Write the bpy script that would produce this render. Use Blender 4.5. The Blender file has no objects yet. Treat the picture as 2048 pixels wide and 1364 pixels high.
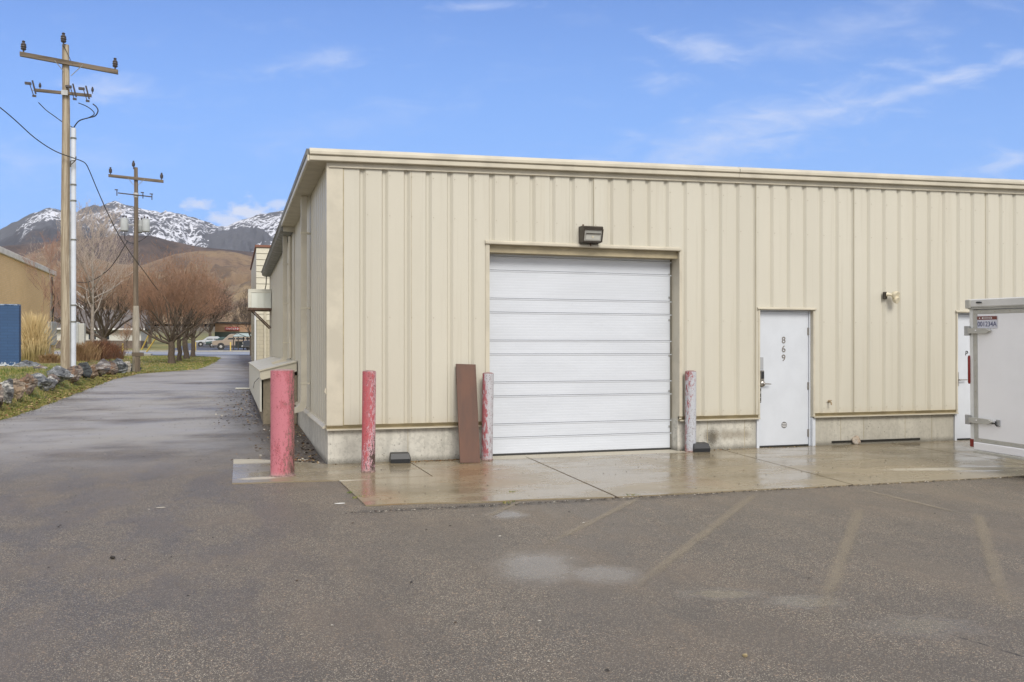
import bpy, math, random
import numpy as np
from mathutils import Vector, Matrix, noise
R = math.radians
SC = bpy.context.scene
PRT = False
COL = SC.collection
rnd = random.Random(7)

# ---------------------------------------------------------------- camera
YAW = R(17.46); CY, SY = math.cos(YAW), math.sin(YAW)
F = 1780.0
cam_d = bpy.data.cameras.new('camera'); cam = bpy.data.objects.new('camera', cam_d); COL.objects.link(cam)
cam.location = (0, 0, 1.5); cam.rotation_euler = (R(90), 0, -YAW)
cam_d.lens = 36 * F / 2048; cam_d.sensor_width = 36; cam_d.shift_y = 18 / 2048
cam_d.clip_start = 0.1; cam_d.clip_end = 60000
SC.camera = cam
# ---------------------------------------------------------------- colour management
SC.view_settings.view_transform = 'Standard'; SC.view_settings.look = 'None'
SC.view_settings.exposure = 0.76; SC.view_settings.gamma = 1.0
SC.view_settings.use_curve_mapping = False
try:
    SC.cycles.max_bounces = 8; SC.cycles.transparent_max_bounces = 12
    SC.cycles.use_denoising = True; SC.cycles.volume_bounces = 0
except Exception: pass
SUN_EL, SUN_AZ = R(40), R(178)      # azimuth measured clockwise from +Y : behind the camera


# ---------------------------------------------------------------- node helpers
class N:
    """tiny helper to write node trees"""
    def __init__(s, tree): s.t = tree
    def n(s, typ, **kw):
        nd = s.t.nodes.new(typ)
        for k, v in kw.items(): setattr(nd, k, v)
        return nd
    def link(s, a, b): s.t.links.new(a, b)
    def val(s, sock, v):
        if hasattr(v, 'is_output') or hasattr(v, 'links'): s.t.links.new(v, sock)
        else: sock.default_value = v
    def m(s, op, a, b=None, c=None, clamp=False):
        nd = s.n('ShaderNodeMath', operation=op, use_clamp=clamp)
        s.val(nd.inputs[0], a)
        if b is not None: s.val(nd.inputs[1], b)
        if c is not None: s.val(nd.inputs[2], c)
        return nd.outputs[0]
    def vm(s, op, a, b=None):
        nd = s.n('ShaderNodeVectorMath', operation=op)
        s.val(nd.inputs[0], a)
        if b is not None: s.val(nd.inputs[1], b)
        return nd.outputs['Value'] if op in ('DOT_PRODUCT', 'LENGTH', 'DISTANCE') else nd.outputs[0]
    def noise(s, vec, scale, detail=4, rough=.55, dist=0):
        nd = s.n('ShaderNodeTexNoise'); s.link(vec, nd.inputs['Vector'])
        nd.inputs['Scale'].default_value = scale; nd.inputs['Detail'].default_value = detail
        nd.inputs['Roughness'].default_value = rough; nd.inputs['Distortion'].default_value = dist
        return nd.outputs[0]
    def ramp(s, f, a, b, lo=0.0, hi=1.0, smooth=True):
        nd = s.n('ShaderNodeMapRange'); nd.interpolation_type = 'SMOOTHSTEP' if smooth else 'LINEAR'
        s.val(nd.inputs['Value'], f)
        nd.inputs['From Min'].default_value = a; nd.inputs['From Max'].default_value = b
        nd.inputs['To Min'].default_value = lo; nd.inputs['To Max'].default_value = hi
        return nd.outputs['Result']
    def mix(s, f, a, b, mode='MIX'):
        nd = s.n('ShaderNodeMix', data_type='RGBA', blend_type=mode)
        s.val(nd.inputs[0], f)
        for sock, v in ((nd.inputs[6], a), (nd.inputs[7], b)):
            if isinstance(v, (tuple, list)): sock.default_value = (*v[:3], 1)
            else: s.link(v, sock)
        return nd.outputs[2]
    def sep(s, v):
        nd = s.n('ShaderNodeSeparateXYZ'); s.link(v, nd.inputs[0]); return nd.outputs
    def comb(s, x, y, z):
        nd = s.n('ShaderNodeCombineXYZ')
        for i, q in enumerate((x, y, z)): s.val(nd.inputs[i], q)
        return nd.outputs[0]
    def mapping(s, v, scale=(1, 1, 1), loc=(0, 0, 0), rot=(0, 0, 0)):
        nd = s.n('ShaderNodeMapping'); s.link(v, nd.inputs[0])
        nd.inputs['Scale'].default_value = scale; nd.inputs['Location'].default_value = loc
        nd.inputs['Rotation'].default_value = rot
        return nd.outputs[0]
    def bump(s, h, strength=.3, dist=.01):
        nd = s.n('ShaderNodeBump'); nd.inputs['Strength'].default_value = strength
        nd.inputs['Distance'].default_value = dist; s.link(h, nd.inputs['Height']); return nd.outputs[0]

# ---------------------------------------------------------------- world : Nishita sky with thin cloud
W = bpy.data.worlds.new('World'); SC.world = W; W.use_nodes = True
wt = W.node_tree; wt.nodes.clear(); w = N(wt)
sky = w.n('ShaderNodeTexSky', sky_type='NISHITA'); sky.sun_disc = False
sky.sun_elevation = SUN_EL; sky.sun_rotation = SUN_AZ; sky.altitude = 1400; sky.air_density = 1.0
sky.dust_density = 0.3; sky.ozone_density = 2.2
tc = w.n('ShaderNodeTexCoord'); D = tc.outputs['Generated']
D = w.vm('NORMALIZE', D)
fw = w.vm('DOT_PRODUCT', D, (SY, CY, 0)); rt = w.vm('DOT_PRODUCT', D, (CY, -SY, 0))
dz = w.sep(D)[2]
fwc = w.m('MAXIMUM', fw, .05)
U = w.m('DIVIDE', rt, fwc); V = w.m('DIVIDE', dz, fwc)
uv = w.comb(U, V, 0.0)
wisp = w.noise(w.mapping(uv, (3.0, 9.0, 1), rot=(0, 0, R(-14))), 4.6, 7, .62, .5)
puff = w.noise(w.mapping(uv, (1, 1.7, 1)), 45, 6, .6, .2)
def blob(cx, cy, rx, ry, ang, amp, tex, soft=.5):
    du = w.m('SUBTRACT', U, cx); dv = w.m('SUBTRACT', V, cy)
    c, s_ = math.cos(ang), math.sin(ang)
    a = w.m('DIVIDE', w.m('ADD', w.m('MULTIPLY', du, c), w.m('MULTIPLY', dv, s_)), rx)
    b = w.m('DIVIDE', w.m('SUBTRACT', w.m('MULTIPLY', dv, c), w.m('MULTIPLY', du, s_)), ry)
    d = w.m('SQRT', w.m('ADD', w.m('MULTIPLY', a, a), w.m('MULTIPLY', b, b)))
    d = w.m('ADD', d, w.m('MULTIPLY', w.m('SUBTRACT', tex, .5), -2.6))
    return w.m('MULTIPLY', w.ramp(d, 1.0, 1.0 - soft * 2), amp)
def P2(px, py): return ((px - 1024) / F, (700 - py) / F)
parts = []
for (px, py, rx, ry, ang, amp, tex, soft) in [
        (1450, 280, .34, .050, R(17), .55, wisp, .75), (1850, 172, .24, .016, R(16.5), .60, wisp, .7),
        (1420, 250, .22, .030, R(18), .25, wisp, .7),
        (1400, 95, .075, .022, R(-4), .48, wisp, .7), (1320, 165, .050, .014, R(4), .55, wisp, .7),
        (240, 180, .090, .026, R(-4), .55, wisp, .75), (640, 120, .090, .020, R(6), .34, wisp, .7),
        (2000, 330, .13, .018, R(10), .60, wisp, .7), (960, 12, .07, .010, R(2), .45, wisp, .7),
        (1700, 60, .22, .05, R(12), .22, wisp, .7), (120, 320, .16, .035, 0, .25, wisp, .7),
        (700, 250, .2, .03, R(8), .14, wisp, .7),
        (490, 424, .046, .017, R(4), 1.0, puff, .45), (398, 408, .024, .009, 0, .8, puff, .45),
        (555, 408, .03, .007, 0, .7, puff, .45), (470, 440, .04, .012, 0, .9, puff, .45)]:
    parts.append(blob(*P2(px, py), rx, ry, ang, amp, tex, soft))
cl = parts[0]
for p in parts[1:]: cl = w.m('MAXIMUM', cl, p)
infront = w.ramp(fw, .15, .45)
cl = w.m('MULTIPLY', cl, infront)
cl = w.m('ADD', cl, w.m('MULTIPLY', w.ramp(wisp, .5, .85), w.m('MULTIPLY', infront, .10)), clamp=True)
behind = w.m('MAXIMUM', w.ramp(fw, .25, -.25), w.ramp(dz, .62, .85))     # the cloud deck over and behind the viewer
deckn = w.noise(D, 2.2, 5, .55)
behind = w.m('MAXIMUM', behind, w.ramp(w.m('ABSOLUTE', rt), .60, .80))       # extra deck added out of view on both sides to brighten side-facing walls
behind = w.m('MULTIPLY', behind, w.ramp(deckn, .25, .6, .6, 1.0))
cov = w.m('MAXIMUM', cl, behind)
skyc = w.mix(1.0, sky.outputs[0], (.84, 1.02, 1.48), 'MULTIPLY')
lift = w.mix(w.ramp(V, .62, .0, 0.0, .92), skyc, (2.55, 4.55, 8.3))
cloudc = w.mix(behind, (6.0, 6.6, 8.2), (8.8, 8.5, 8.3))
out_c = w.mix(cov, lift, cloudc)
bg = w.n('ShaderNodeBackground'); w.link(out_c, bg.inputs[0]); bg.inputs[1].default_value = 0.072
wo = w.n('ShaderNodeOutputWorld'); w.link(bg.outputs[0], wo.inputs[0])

# ---------------------------------------------------------------- sun (veiled by thin cloud)
sl = bpy.data.lights.new('sun', 'SUN'); sl.energy = 1.5; sl.angle = R(24); sl.color = (1, .95, .87)
so = bpy.data.objects.new('sun', sl); COL.objects.link(so)
sd = Vector((math.sin(SUN_AZ) * math.cos(SUN_EL), math.cos(SUN_AZ) * math.cos(SUN_EL), math.sin(SUN_EL)))
so.rotation_euler = sd.to_track_quat('Z', 'Y').to_euler(); so.location = (0, -5, 20)

# ================================================================ mesh helpers
class MB:
    def __init__(s): s.v = []; s.f = []; s.mi = []; s.M = Matrix.Identity(4); s.k = 0
    def add(s, vs, fs, mi=None):
        o = len(s.v); s.v += [tuple(s.M @ Vector(v)) for v in vs]
        s.f += [tuple(o + i for i in f) for f in fs]; s.mi += [s.k if mi is None else mi] * len(fs); return s
    def box(s, x0, x1, y0, y1, z0, z1, mi=None, b=0):
        if b > 0:
            b = min(b, .49 * min(x1 - x0, y1 - y0, z1 - z0))
            vs = []; idx = {}
            for sx in (0, 1):
                for sy in (0, 1):
                    for sz in (0, 1):
                        X, Y, Z = (x0, x1)[sx], (y0, y1)[sy], (z0, z1)[sz]
                        ix, iy, iz = (b, -b)[sx], (b, -b)[sy], (b, -b)[sz]
                        idx[sx, sy, sz] = len(vs)
                        vs += [(X, Y + iy, Z + iz), (X + ix, Y, Z + iz), (X + ix, Y + iy, Z)]
            fs = []
            def q(a, c): return idx[a] + c
            for sx in (0, 1): fs.append([q((sx, a, c), 0) for a, c in ((0, 0), (1, 0), (1, 1), (0, 1))][::(-1 if sx == 0 else 1)])
            for sy in (0, 1): fs.append([q((a, sy, c), 1) for a, c in ((0, 0), (1, 0), (1, 1), (0, 1))][::(1 if sy == 0 else -1)])
            for sz in (0, 1): fs.append([q((a, c, sz), 2) for a, c in ((0, 0), (1, 0), (1, 1), (0, 1))][::(-1 if sz == 0 else 1)])
            for a in (0, 1):
                for c in (0, 1):
                    fs.append([q((a, c, 0), 0), q((a, c, 0), 1), q((a, c, 1), 1), q((a, c, 1), 0)][::(1 if a == c else -1)])
                    fs.append([q((a, 0, c), 0), q((a, 0, c), 2), q((a, 1, c), 2), q((a, 1, c), 0)][::(-1 if a == c else 1)])
                    fs.append([q((0, a, c), 1), q((0, a, c), 2), q((1, a, c), 2), q((1, a, c), 1)][::(1 if a == c else -1)])
            for key, i in idx.items():
                fs.append([i, i + 1, i + 2][::(1 if sum(key) % 2 else -1)])
            return s.add(vs, fs, mi)
        vs = [(x, y, z) for x in (x0, x1) for y in (y0, y1) for z in (z0, z1)]
        fs = [(0, 1, 3, 2), (4, 6, 7, 5), (0, 4, 5, 1), (2, 3, 7, 6), (0, 2, 6, 4), (1, 5, 7, 3)]
        return s.add(vs, fs, mi)
    def tube(s, pts, rad, n=8, caps=True, mi=None):
        pts = [Vector(p) for p in pts]; m = len(pts)
        if not isinstance(rad, (list, tuple)): rad = [rad] * m
        vs = []; up = None
        for i, p in enumerate(pts):
            d = (pts[min(i + 1, m - 1)] - pts[max(i - 1, 0)]).normalized()
            if up is None:
                up = Vector((0, 0, 1)) if abs(d.z) < .9 else Vector((1, 0, 0))
            a = d.cross(up)
            if a.length < 1e-4: a = d.cross(Vector((0, 1, 0)))
            a.normalize(); b = d.cross(a); up = -b if b.length else up
            b2 = a.cross(d); up = b2
            for k in range(n):
                t = 2 * math.pi * k / n
                vs.append(p + (a * math.cos(t) + b2 * math.sin(t)) * rad[i])
        fs = [(i * n + k, i * n + (k + 1) % n, (i + 1) * n + (k + 1) % n, (i + 1) * n + k) for i in range(m - 1) for k in range(n)]
        if caps: fs += [tuple(range(n))[::-1], tuple((m - 1) * n + k for k in range(n))]
        return s.add(vs, fs, mi)
    def prism(s, poly, axis, a0, a1, mi=None):
        """poly: 2-D points in the plane normal to axis (x: (y,z), y: (x,z), z: (x,y))"""
        n = len(poly)
        def P(p, a): return {'x': (a, p[0], p[1]), 'y': (p[0], a, p[1]), 'z': (p[0], p[1], a)}[axis]
        vs = [P(p, a0) for p in poly] + [P(p, a1) for p in poly]
        fs = [(i, (i + 1) % n, n + (i + 1) % n, n + i) for i in range(n)] + [tuple(range(n))[::-1], tuple(range(n, 2 * n))]
        return s.add(vs, fs, mi)
    def lathe(s, prof, n=24, c=(0, 0, 0), mi=None):
        vs = [(c[0] + r * math.cos(2 * math.pi * k / n), c[1] + r * math.sin(2 * math.pi * k / n), c[2] + z) for r, z in prof for k in range(n)]
        fs = [(i * n + k, i * n + (k + 1) % n, (i + 1) * n + (k + 1) % n, (i + 1) * n + k) for i in range(len(prof) - 1) for k in range(n)]
        fs += [tuple(range(n))[::-1], tuple((len(prof) - 1) * n + k for k in range(n))]
        return s.add(vs, fs, mi)
    def build(s, name, mats, parent=None, smooth=False, loc=None, fix=True):
        me = bpy.data.meshes.new(name); me.from_pydata(s.v, [], s.f)
        if not isinstance(mats, (list, tuple)): mats = [mats]
        for m_ in mats: me.materials.append(m_)
        if len(mats) > 1: me.polygons.foreach_set('material_index', s.mi)
        if fix:
            import bmesh
            bm = bmesh.new(); bm.from_mesh(me); bmesh.ops.recalc_face_normals(bm, faces=bm.faces); bm.to_mesh(me); bm.free()
        if smooth:
            me.polygons.foreach_set('use_smooth', [True] * len(me.polygons))
            if smooth != 'full':
                try: me.set_sharp_from_angle(angle=R(38))
                except Exception: pass
        me.update()
        o = bpy.data.objects.new(name, me); COL.objects.link(o)
        if parent is not None: o.parent = parent
        if loc is not None: o.location = loc
        return o

def tag(o, label=None, cat=None, group=None, kind=None):
    if label: o['label'] = label
    if cat: o['category'] = cat
    if group: o['group'] = group
    if kind: o['kind'] = kind
    return o
def thing(name, label, cat, loc=(0, 0, 0), rz=0, group=None):
    o = bpy.data.objects.new(name, None); COL.objects.link(o); o.location = loc; o.rotation_euler = (0, 0, rz)
    return tag(o, label, cat, group)
def text_mesh(name, s, size, mat, parent, loc, rot, depth=.002, sx=1.0, align='CENTER'):
    c = bpy.data.curves.new(name, 'FONT'); c.body = s; c.size = size; c.extrude = depth; c.align_x = align; c.align_y = 'CENTER'
    t = bpy.data.objects.new(name, c); COL.objects.link(t)
    dg = bpy.context.evaluated_depsgraph_get(); dg.update()
    me = bpy.data.meshes.new_from_object(t.evaluated_get(dg)); bpy.data.objects.remove(t)
    me.materials.clear(); me.materials.append(mat)
    o = bpy.data.objects.new(name, me); COL.objects.link(o); o.parent = parent
    o.location = loc; o.rotation_euler = rot; o.scale = (sx, 1, 1); return o
def arr_mesh(name, V_, F_, mats, parent=None, mi=None, smooth=False):
    me = bpy.data.meshes.new(name); V_ = np.asarray(V_, dtype=np.float32); F_ = np.asarray(F_, dtype=np.int32)
    k = F_.shape[1]
    me.vertices.add(len(V_)); me.vertices.foreach_set('co', V_.ravel())
    me.loops.add(F_.size); me.loops.foreach_set('vertex_index', F_.ravel())
    me.polygons.add(len(F_)); me.polygons.foreach_set('loop_start', np.arange(0, F_.size, k, dtype=np.int32))
    me.polygons.foreach_set('loop_total', np.full(len(F_), k, dtype=np.int32))
    if not isinstance(mats, (list, tuple)): mats = [mats]
    for m_ in mats: me.materials.append(m_)
    if mi is not None: me.polygons.foreach_set('material_index', np.asarray(mi, dtype=np.int32))
    me.update(calc_edges=True); me.validate()
    if smooth: me.polygons.foreach_set('use_smooth', [True] * len(me.polygons))
    o = bpy.data.objects.new(name, me); COL.objects.link(o)
    if parent is not None: o.parent = parent
    return o

# ---------------------------------------------------------------- terrain height
def ss(a, b, x):
    t = min(1, max(0, (x - a) / (b - a))); return t * t * (3 - 2 * t)
def base_z(Y):
    z = -.055
    if Y > 12.5: z += .02 * (min(Y, 45) - 12.5) * ss(12.5, 15, Y)
    if Y > 45: z += .0125 * (min(Y, 85) - 45)
    if Y > 85: z += .0167 * (min(Y, 130) - 85)
    if Y > 130: z += .03 * (min(Y, 900) - 130)
    return z
def g(X, Y):
    z = base_z(Y)
    z += .62 * ss(-4.75, -5.5, X) * ss(13, 20, Y) * (1 - ss(44, 66, Y)) if X < -4.75 else 0
    return z
def left_edge(Y):
    pts = [(-30, -30), (8, -16), (12, -11), (15, -7), (17, -5.2), (19, -4.5), (22, -4.3), (36, -4.2), (40.5, -3.7), (42.5, -2.7), (44.5, -1.6),
           (50, -1.25), (60, -.95), (70, -.8), (75, -1.3), (79, -3.5), (81.5, -8)]
    for (a, b), (c, d) in zip(pts, pts[1:]):
        if Y <= c: return b + (d - b) * max(0, (Y - a)) / (c - a)
    return -8
def ray(px, py=None):
    u = (px - 1024) / F; d = Vector((SY + CY * u, CY - SY * u, 0))
    if py is not None: d.z = (700 - py) / F
    return d
def at(px, py, t):       # point seen at pixel, at depth t along the view axis
    return Vector((0, 0, 1.5)) + ray(px, py) * t
def onground(px, py):
    d = ray(px, py); t = 5.0
    while t < 400:
        p = d * t
        if 1.5 + p.z <= g(p.x, p.y): return Vector((p.x, p.y, g(p.x, p.y)))
        t += .05
    return Vector((p.x, p.y, g(p.x, p.y)))
def place(px, t):
    p = ray(px) * t; return Vector((p.x, p.y, g(p.x, p.y)))

# ================================================================ materials
def mat(name, col, rough=.6, metal=0.0, noise_amt=0.0, nscale=8, bump=0.0, bscale=60, spec=.5, col2=None, coord='Object', stretch=(1, 1, 1), ramp=(.35, .65)):
    m_ = bpy.data.materials.new(name); m_.use_nodes = True; t = m_.node_tree; h = N(t)
    b = t.nodes['Principled BSDF']; b.inputs['Roughness'].default_value = rough; b.inputs['Metallic'].default_value = metal
    b.inputs['Specular IOR Level'].default_value = spec
    tc = h.n('ShaderNodeTexCoord').outputs[coord]
    v = h.mapping(tc, stretch)
    if noise_amt > 0 or col2:
        nz = h.noise(v, nscale, 5, .6)
        c2 = col2 if col2 else tuple(c * (1 - noise_amt) for c in col)
        h.link(h.mix(h.ramp(nz, *ramp), col, c2), b.inputs['Base Color'])
    else: b.inputs['Base Color'].default_value = (*col, 1)
    if bump > 0:
        h.link(h.bump(h.noise(v, bscale, 3, .6), bump, .004), b.inputs['Normal'])
    return m_

def mat_siding():
    m_ = bpy.data.materials.new('siding_paint'); m_.use_nodes = True; t = m_.node_tree; h = N(t); b = t.nodes['Principled BSDF']
    P = h.n('ShaderNodeNewGeometry').outputs['Position']
    x, y, z = h.sep(P)
    big = h.noise(h.mapping(P, (1.2, 1.2, .25)), 1.0, 4, .6)
    streak = h.noise(h.mapping(P, (14, 14, .35)), 1.0, 5, .65)
    speck = h.noise(P, 160, 2, .5)
    c = h.mix(h.ramp(big, .3, .7), (.562, .538, .455), (.532, .509, .430))
    pan = h.n('ShaderNodeTexWhiteNoise', noise_dimensions='1D'); h.link(h.m('FLOOR', h.m('DIVIDE', h.m('ADD', x, y), .919)), pan.inputs['W'])
    c = h.mix(h.ramp(pan.outputs['Value'], 0, 1, 0, .16), c, (.47, .43, .33))
    c = h.mix(h.m('MULTIPLY', h.ramp(streak, .52, .8), .5), c, (.42, .385, .30))
    low = h.m('MULTIPLY', h.ramp(h.m('ADD', z, h.m('MULTIPLY', streak, .25)), .75, .55), .25)
    c = h.mix(low, c, (.42, .34, .22))                           # splash dirt along the bottom edge
    c = h.mix(h.m('MULTIPLY', h.ramp(speck, .70, .74), .5), c, (.33, .29, .22))
    h.link(c, b.inputs['Base Color']); h.link(h.ramp(streak, .3, .7, .36, .5), b.inputs['Roughness'])
    fine = h.m('SINE', h.m('MULTIPLY', h.m('ADD', x, y), 2 * math.pi / .021))
    fine = h.m('POWER', h.m('ADD', h.m('MULTIPLY', fine, .5), .5), 5)
    wav = h.noise(h.mapping(P, (2.2, 2.2, 1.1)), 1.0, 3, .5)
    n1 = h.n('ShaderNodeBump'); n1.inputs['Strength'].default_value = .22; n1.inputs['Distance'].default_value = .0012; h.link(fine, n1.inputs['Height'])
    n2 = h.n('ShaderNodeBump'); n2.inputs['Strength'].default_value = .5; n2.inputs['Distance'].default_value = .012; h.link(wav, n2.inputs['Height'])
    h.link(n1.outputs[0], n2.inputs['Normal']); h.link(n2.outputs[0], b.inputs['Normal'])
    return m_
def mat_concrete(name, base, dark, wet=False, stain=None):
    m_ = bpy.data.materials.new(name); m_.use_nodes = True; t = m_.node_tree; h = N(t); b = t.nodes['Principled BSDF']
    P = h.n('ShaderNodeNewGeometry').outputs['Position']; x, y, z = h.sep(P)
    n1 = h.noise(P, 1.3, 5, .6); n2 = h.noise(h.mapping(P, (9, 9, 1.2)), 1, 5, .65); n3 = h.noise(P, 70, 4, .7); n4 = h.noise(P, 260, 2, .5)
    c = h.mix(h.ramp(n1, .35, .65), base, dark)
    c = h.mix(h.m('MULTIPLY', h.ramp(n2, .45, .65), .5), c, tuple(v * .60 for v in base))
    c = h.mix(h.m('MULTIPLY', h.ramp(h.noise(P, 19, 5, .72), .48, .62), .45), c, tuple(v * .55 for v in base))
    c = h.mix(h.m('MULTIPLY', h.ramp(x, 6.6, 9.5), .35), c, tuple(v * q for v, q in zip(base, (.62, .58, .50))))
    pits = h.n('ShaderNodeTexVoronoi'); pits.inputs['Scale'].default_value = 22; h.link(P, pits.inputs['Vector'])
    pr = h.ramp(pits.outputs['Distance'], .16, .26, 1, 0)
    pr = h.m('MULTIPLY', pr, h.ramp(h.noise(P, 6, 4, .7), .50, .62))
    c = h.mix(h.m('MULTIPLY', pr, .5), c, (.07, .06, .045))
    low = h.ramp(h.m('ADD', z, h.m('MULTIPLY', n3, .10)), .10, -.0)
    c = h.mix(h.m('MULTIPLY', low, .65), c, (.075, .068, .05))      # splash-back grime just above the slab
    # dark mildew patch between the second bollard and the numbered door
    dx = h.m('DIVIDE', h.m('SUBTRACT', x, 7.10), .13); dzz = h.m('DIVIDE', h.m('SUBTRACT', z, .14), .17)
    r2 = h.m('ADD', h.m('SQRT', h.m('ADD', h.m('MULTIPLY', dx, dx), h.m('MULTIPLY', dzz, dzz))), h.m('MULTIPLY', h.m('SUBTRACT', n3, .5), 1.8))
    c = h.mix(h.m('MULTIPLY', h.ramp(r2, 1.2, .2), .8), c, (.06, .052, .035))
    dx = h.m('DIVIDE', h.m('SUBTRACT', x, 7.45), .50); dzz = h.m('DIVIDE', h.m('SUBTRACT', z, .18), .09)
    r3 = h.m('ADD', h.m('SQRT', h.m('ADD', h.m('MULTIPLY', dx, dx), h.m('MULTIPLY', dzz, dzz))), h.m('MULTIPLY', h.m('SUBTRACT', n2, .5), 2.2))
    c = h.mix(h.m('MULTIPLY', h.ramp(r3, 1.2, .2), .5), c, (.14, .105, .06))
    h.link(c, b.inputs['Base Color']); b.inputs['Roughness'].default_value = .82
    hgt = h.m('ADD', n4, h.m('MULTIPLY', pr, -2))
    h.link(h.bump(hgt, .5, .003), b.inputs['Normal'])
    return m_
def seg_mask(h, x, y, ax, ay, bx, by, r0, r1):
    """1 on the segment a-b, fading to 0 between r0 and r1 metres"""
    L = math.hypot(bx - ax, by - ay); ux, uy = (bx - ax) / L, (by - ay) / L
    dx = h.m('SUBTRACT', x, ax); dy = h.m('SUBTRACT', y, ay)
    s = h.m('ADD', h.m('MULTIPLY', dx, ux), h.m('MULTIPLY', dy, uy))
    s = h.m('MINIMUM', h.m('MAXIMUM', s, 0.0), L)
    ex = h.m('SUBTRACT', dx, h.m('MULTIPLY', s, ux)); ey = h.m('SUBTRACT', dy, h.m('MULTIPLY', s, uy))
    d = h.m('SQRT', h.m('ADD', h.m('MULTIPLY', ex, ex), h.m('MULTIPLY', ey, ey)))
    return d, h.ramp(d, r1, r0)
def ell(h, x, y, cx, cy, rx, ry, ang, nz, amp=1.2, lo=1.0, hi=.5):
    c, s = math.cos(ang), math.sin(ang)
    dx = h.m('SUBTRACT', x, cx); dy = h.m('SUBTRACT', y, cy)
    a = h.m('DIVIDE', h.m('ADD', h.m('MULTIPLY', dx, c), h.m('MULTIPLY', dy, s)), rx)
    b = h.m('DIVIDE', h.m('SUBTRACT', h.m('MULTIPLY', dy, c), h.m('MULTIPLY', dx, s)), ry)
    d = h.m('SQRT', h.m('ADD', h.m('MULTIPLY', a, a), h.m('MULTIPLY', b, b)))
    d = h.m('ADD', d, h.m('MULTIPLY', h.m('SUBTRACT', nz, .5), amp))
    return h.ramp(d, lo, hi)
def gxy(px, py):
    d = ray(px, py); t = (1.5 + .055) / -d.z; return d.x * t, d.y * t
def mat_asphalt():
    m_ = bpy.data.materials.new('asphalt'); m_.use_nodes = True; t = m_.node_tree; h = N(t); b = t.nodes['Principled BSDF']
    P = h.n('ShaderNodeNewGeometry').outputs['Position']; x, y, z = h.sep(P)
    v1 = h.n('ShaderNodeTexVoronoi'); v1.inputs['Scale'].default_value = 225; h.link(P, v1.inputs['Vector'])
    v2 = h.n('ShaderNodeTexVoronoi'); v2.inputs['Scale'].default_value = 95; h.link(P, v2.inputs['Vector'])
    cr = h.sep(v1.outputs['Color'])[0]; cr2 = h.sep(v2.outputs['Color'])[1]
    nb = h.noise(P, .55, 5, .6); nm = h.noise(P, 2.6, 5, .65); nf = h.noise(P, 14, 4, .6)
    c = h.mix(h.ramp(cr, .1, .95, smooth=False), (.070, .060, .049), (.215, .183, .144))
    c = h.mix(h.ramp(cr, .90, .94), c, (.54, .48, .38))                       # pale chips
    c = h.mix(h.m('MULTIPLY', h.ramp(cr2, .94, .965), .8), c, (.36, .27, .19))
    c = h.mix(h.m('MULTIPLY', h.ramp(nb, .46, .62), .40), c, (.185, .148, .110))       # silt-brown patches
    c = h.mix(h.m('MULTIPLY', h.ramp(nm, .5, .68), .25), c, (.09, .082, .072))
    # wetness
    wet = None
    stretched = h.noise(h.mapping(P, (1.0, .38, 1)), 1.7, 5, .62)
    # wet sheen down the alley
    al = h.m('MULTIPLY', h.ramp(y, 9.5, 16.0), h.ramp(x, 1.6, -.6))
    al = h.m('MULTIPLY', al, h.ramp(h.noise(h.mapping(P, (.55, .9, 1)), .8, 6, .68), .32, .66, .12, .52))
    lists = []
    for (px0, px1, py0, py1, amp) in [(960, 1190, 1085, 1180, 1.0), (1100, 1320, 1122, 1172, 1.1), (1340, 1560, 1170, 1205, 1.5), (1500, 1720, 1182, 1222, 1.6), (1700, 1990, 1215, 1285, 1.7), (960, 1060, 1015, 1040, 1.3)]:
        x0, y0 = gxy(px0, (py0 + py1) / 2); x1, y1 = gxy(px1, (py0 + py1) / 2)
        _, ya = gxy((px0 + px1) / 2, py0); _, yb = gxy((px0 + px1) / 2, py1)
        lists.append(ell(h, x, y, (x0 + x1) / 2, (y0 + y1) / 2, math.hypot(x1 - x0, y1 - y0) / 2, max(.12, abs(ya - yb) / 2), math.atan2(y1 - y0, x1 - x0), h.m('ADD', h.m('MULTIPLY', nm, .72), h.m('MULTIPLY', nf, .28)), amp, 1.25, .25))
    wet = al
    for q in lists: wet = h.m('MAXIMUM', wet, q)
    damp = h.m('MULTIPLY', h.ramp(stretched, .42, .58), .60)
    wet_all = h.m('MAXIMUM', wet, damp)
    c = h.mix(h.m('MULTIPLY', wet_all, .38), c, (.045, .041, .038))
    trail = h.noise(h.mapping(P, (.9, .22, 1), rot=(0, 0, R(28))), 1.1, 5, .62)
    c = h.mix(h.m('MULTIPLY', h.ramp(trail, .52, .66), .35), c, (.20, .162, .118))
    c = h.mix(h.m('MULTIPLY', h.m('MULTIPLY', h.ramp(y, 11, 17), h.ramp(h.noise(h.mapping(P, (.55, .8, 1)), .6, 5, .65), .70, .42)), .85), c, (.38, .36, .33))
    c = h.mix(h.m('MULTIPLY', h.m('MULTIPLY', h.ramp(h.m('ADD', x, h.m('MULTIPLY', nm, 1.2)), -.1, 1.0), h.ramp(y, 12.5, 15.5)), .55), c, (.055, .050, .045))
    # leaf dirt beside the long wall
    dirt = h.m('MULTIPLY', h.ramp(h.m('ADD', x, h.m('MULTIPLY', nf, .9)), .75, 1.2), h.ramp(y, 12.2, 12.9))
    c = h.mix(h.m('MULTIPLY', dirt, .8), c, h.mix(h.ramp(h.noise(P, 30, 4, .7), .4, .6), (.035, .028, .02), (.11, .08, .05)))
    # patching seam of darker sealant beside the concrete apron
    _, sm = seg_mask(h, x, y, 1.25, 8.62, 5.0, 8.50, .03, .16)
    c = h.mix(h.m('MULTIPLY', h.m('MULTIPLY', sm, h.ramp(nf, .35, .6)), .6), c, (.045, .042, .04))
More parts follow.
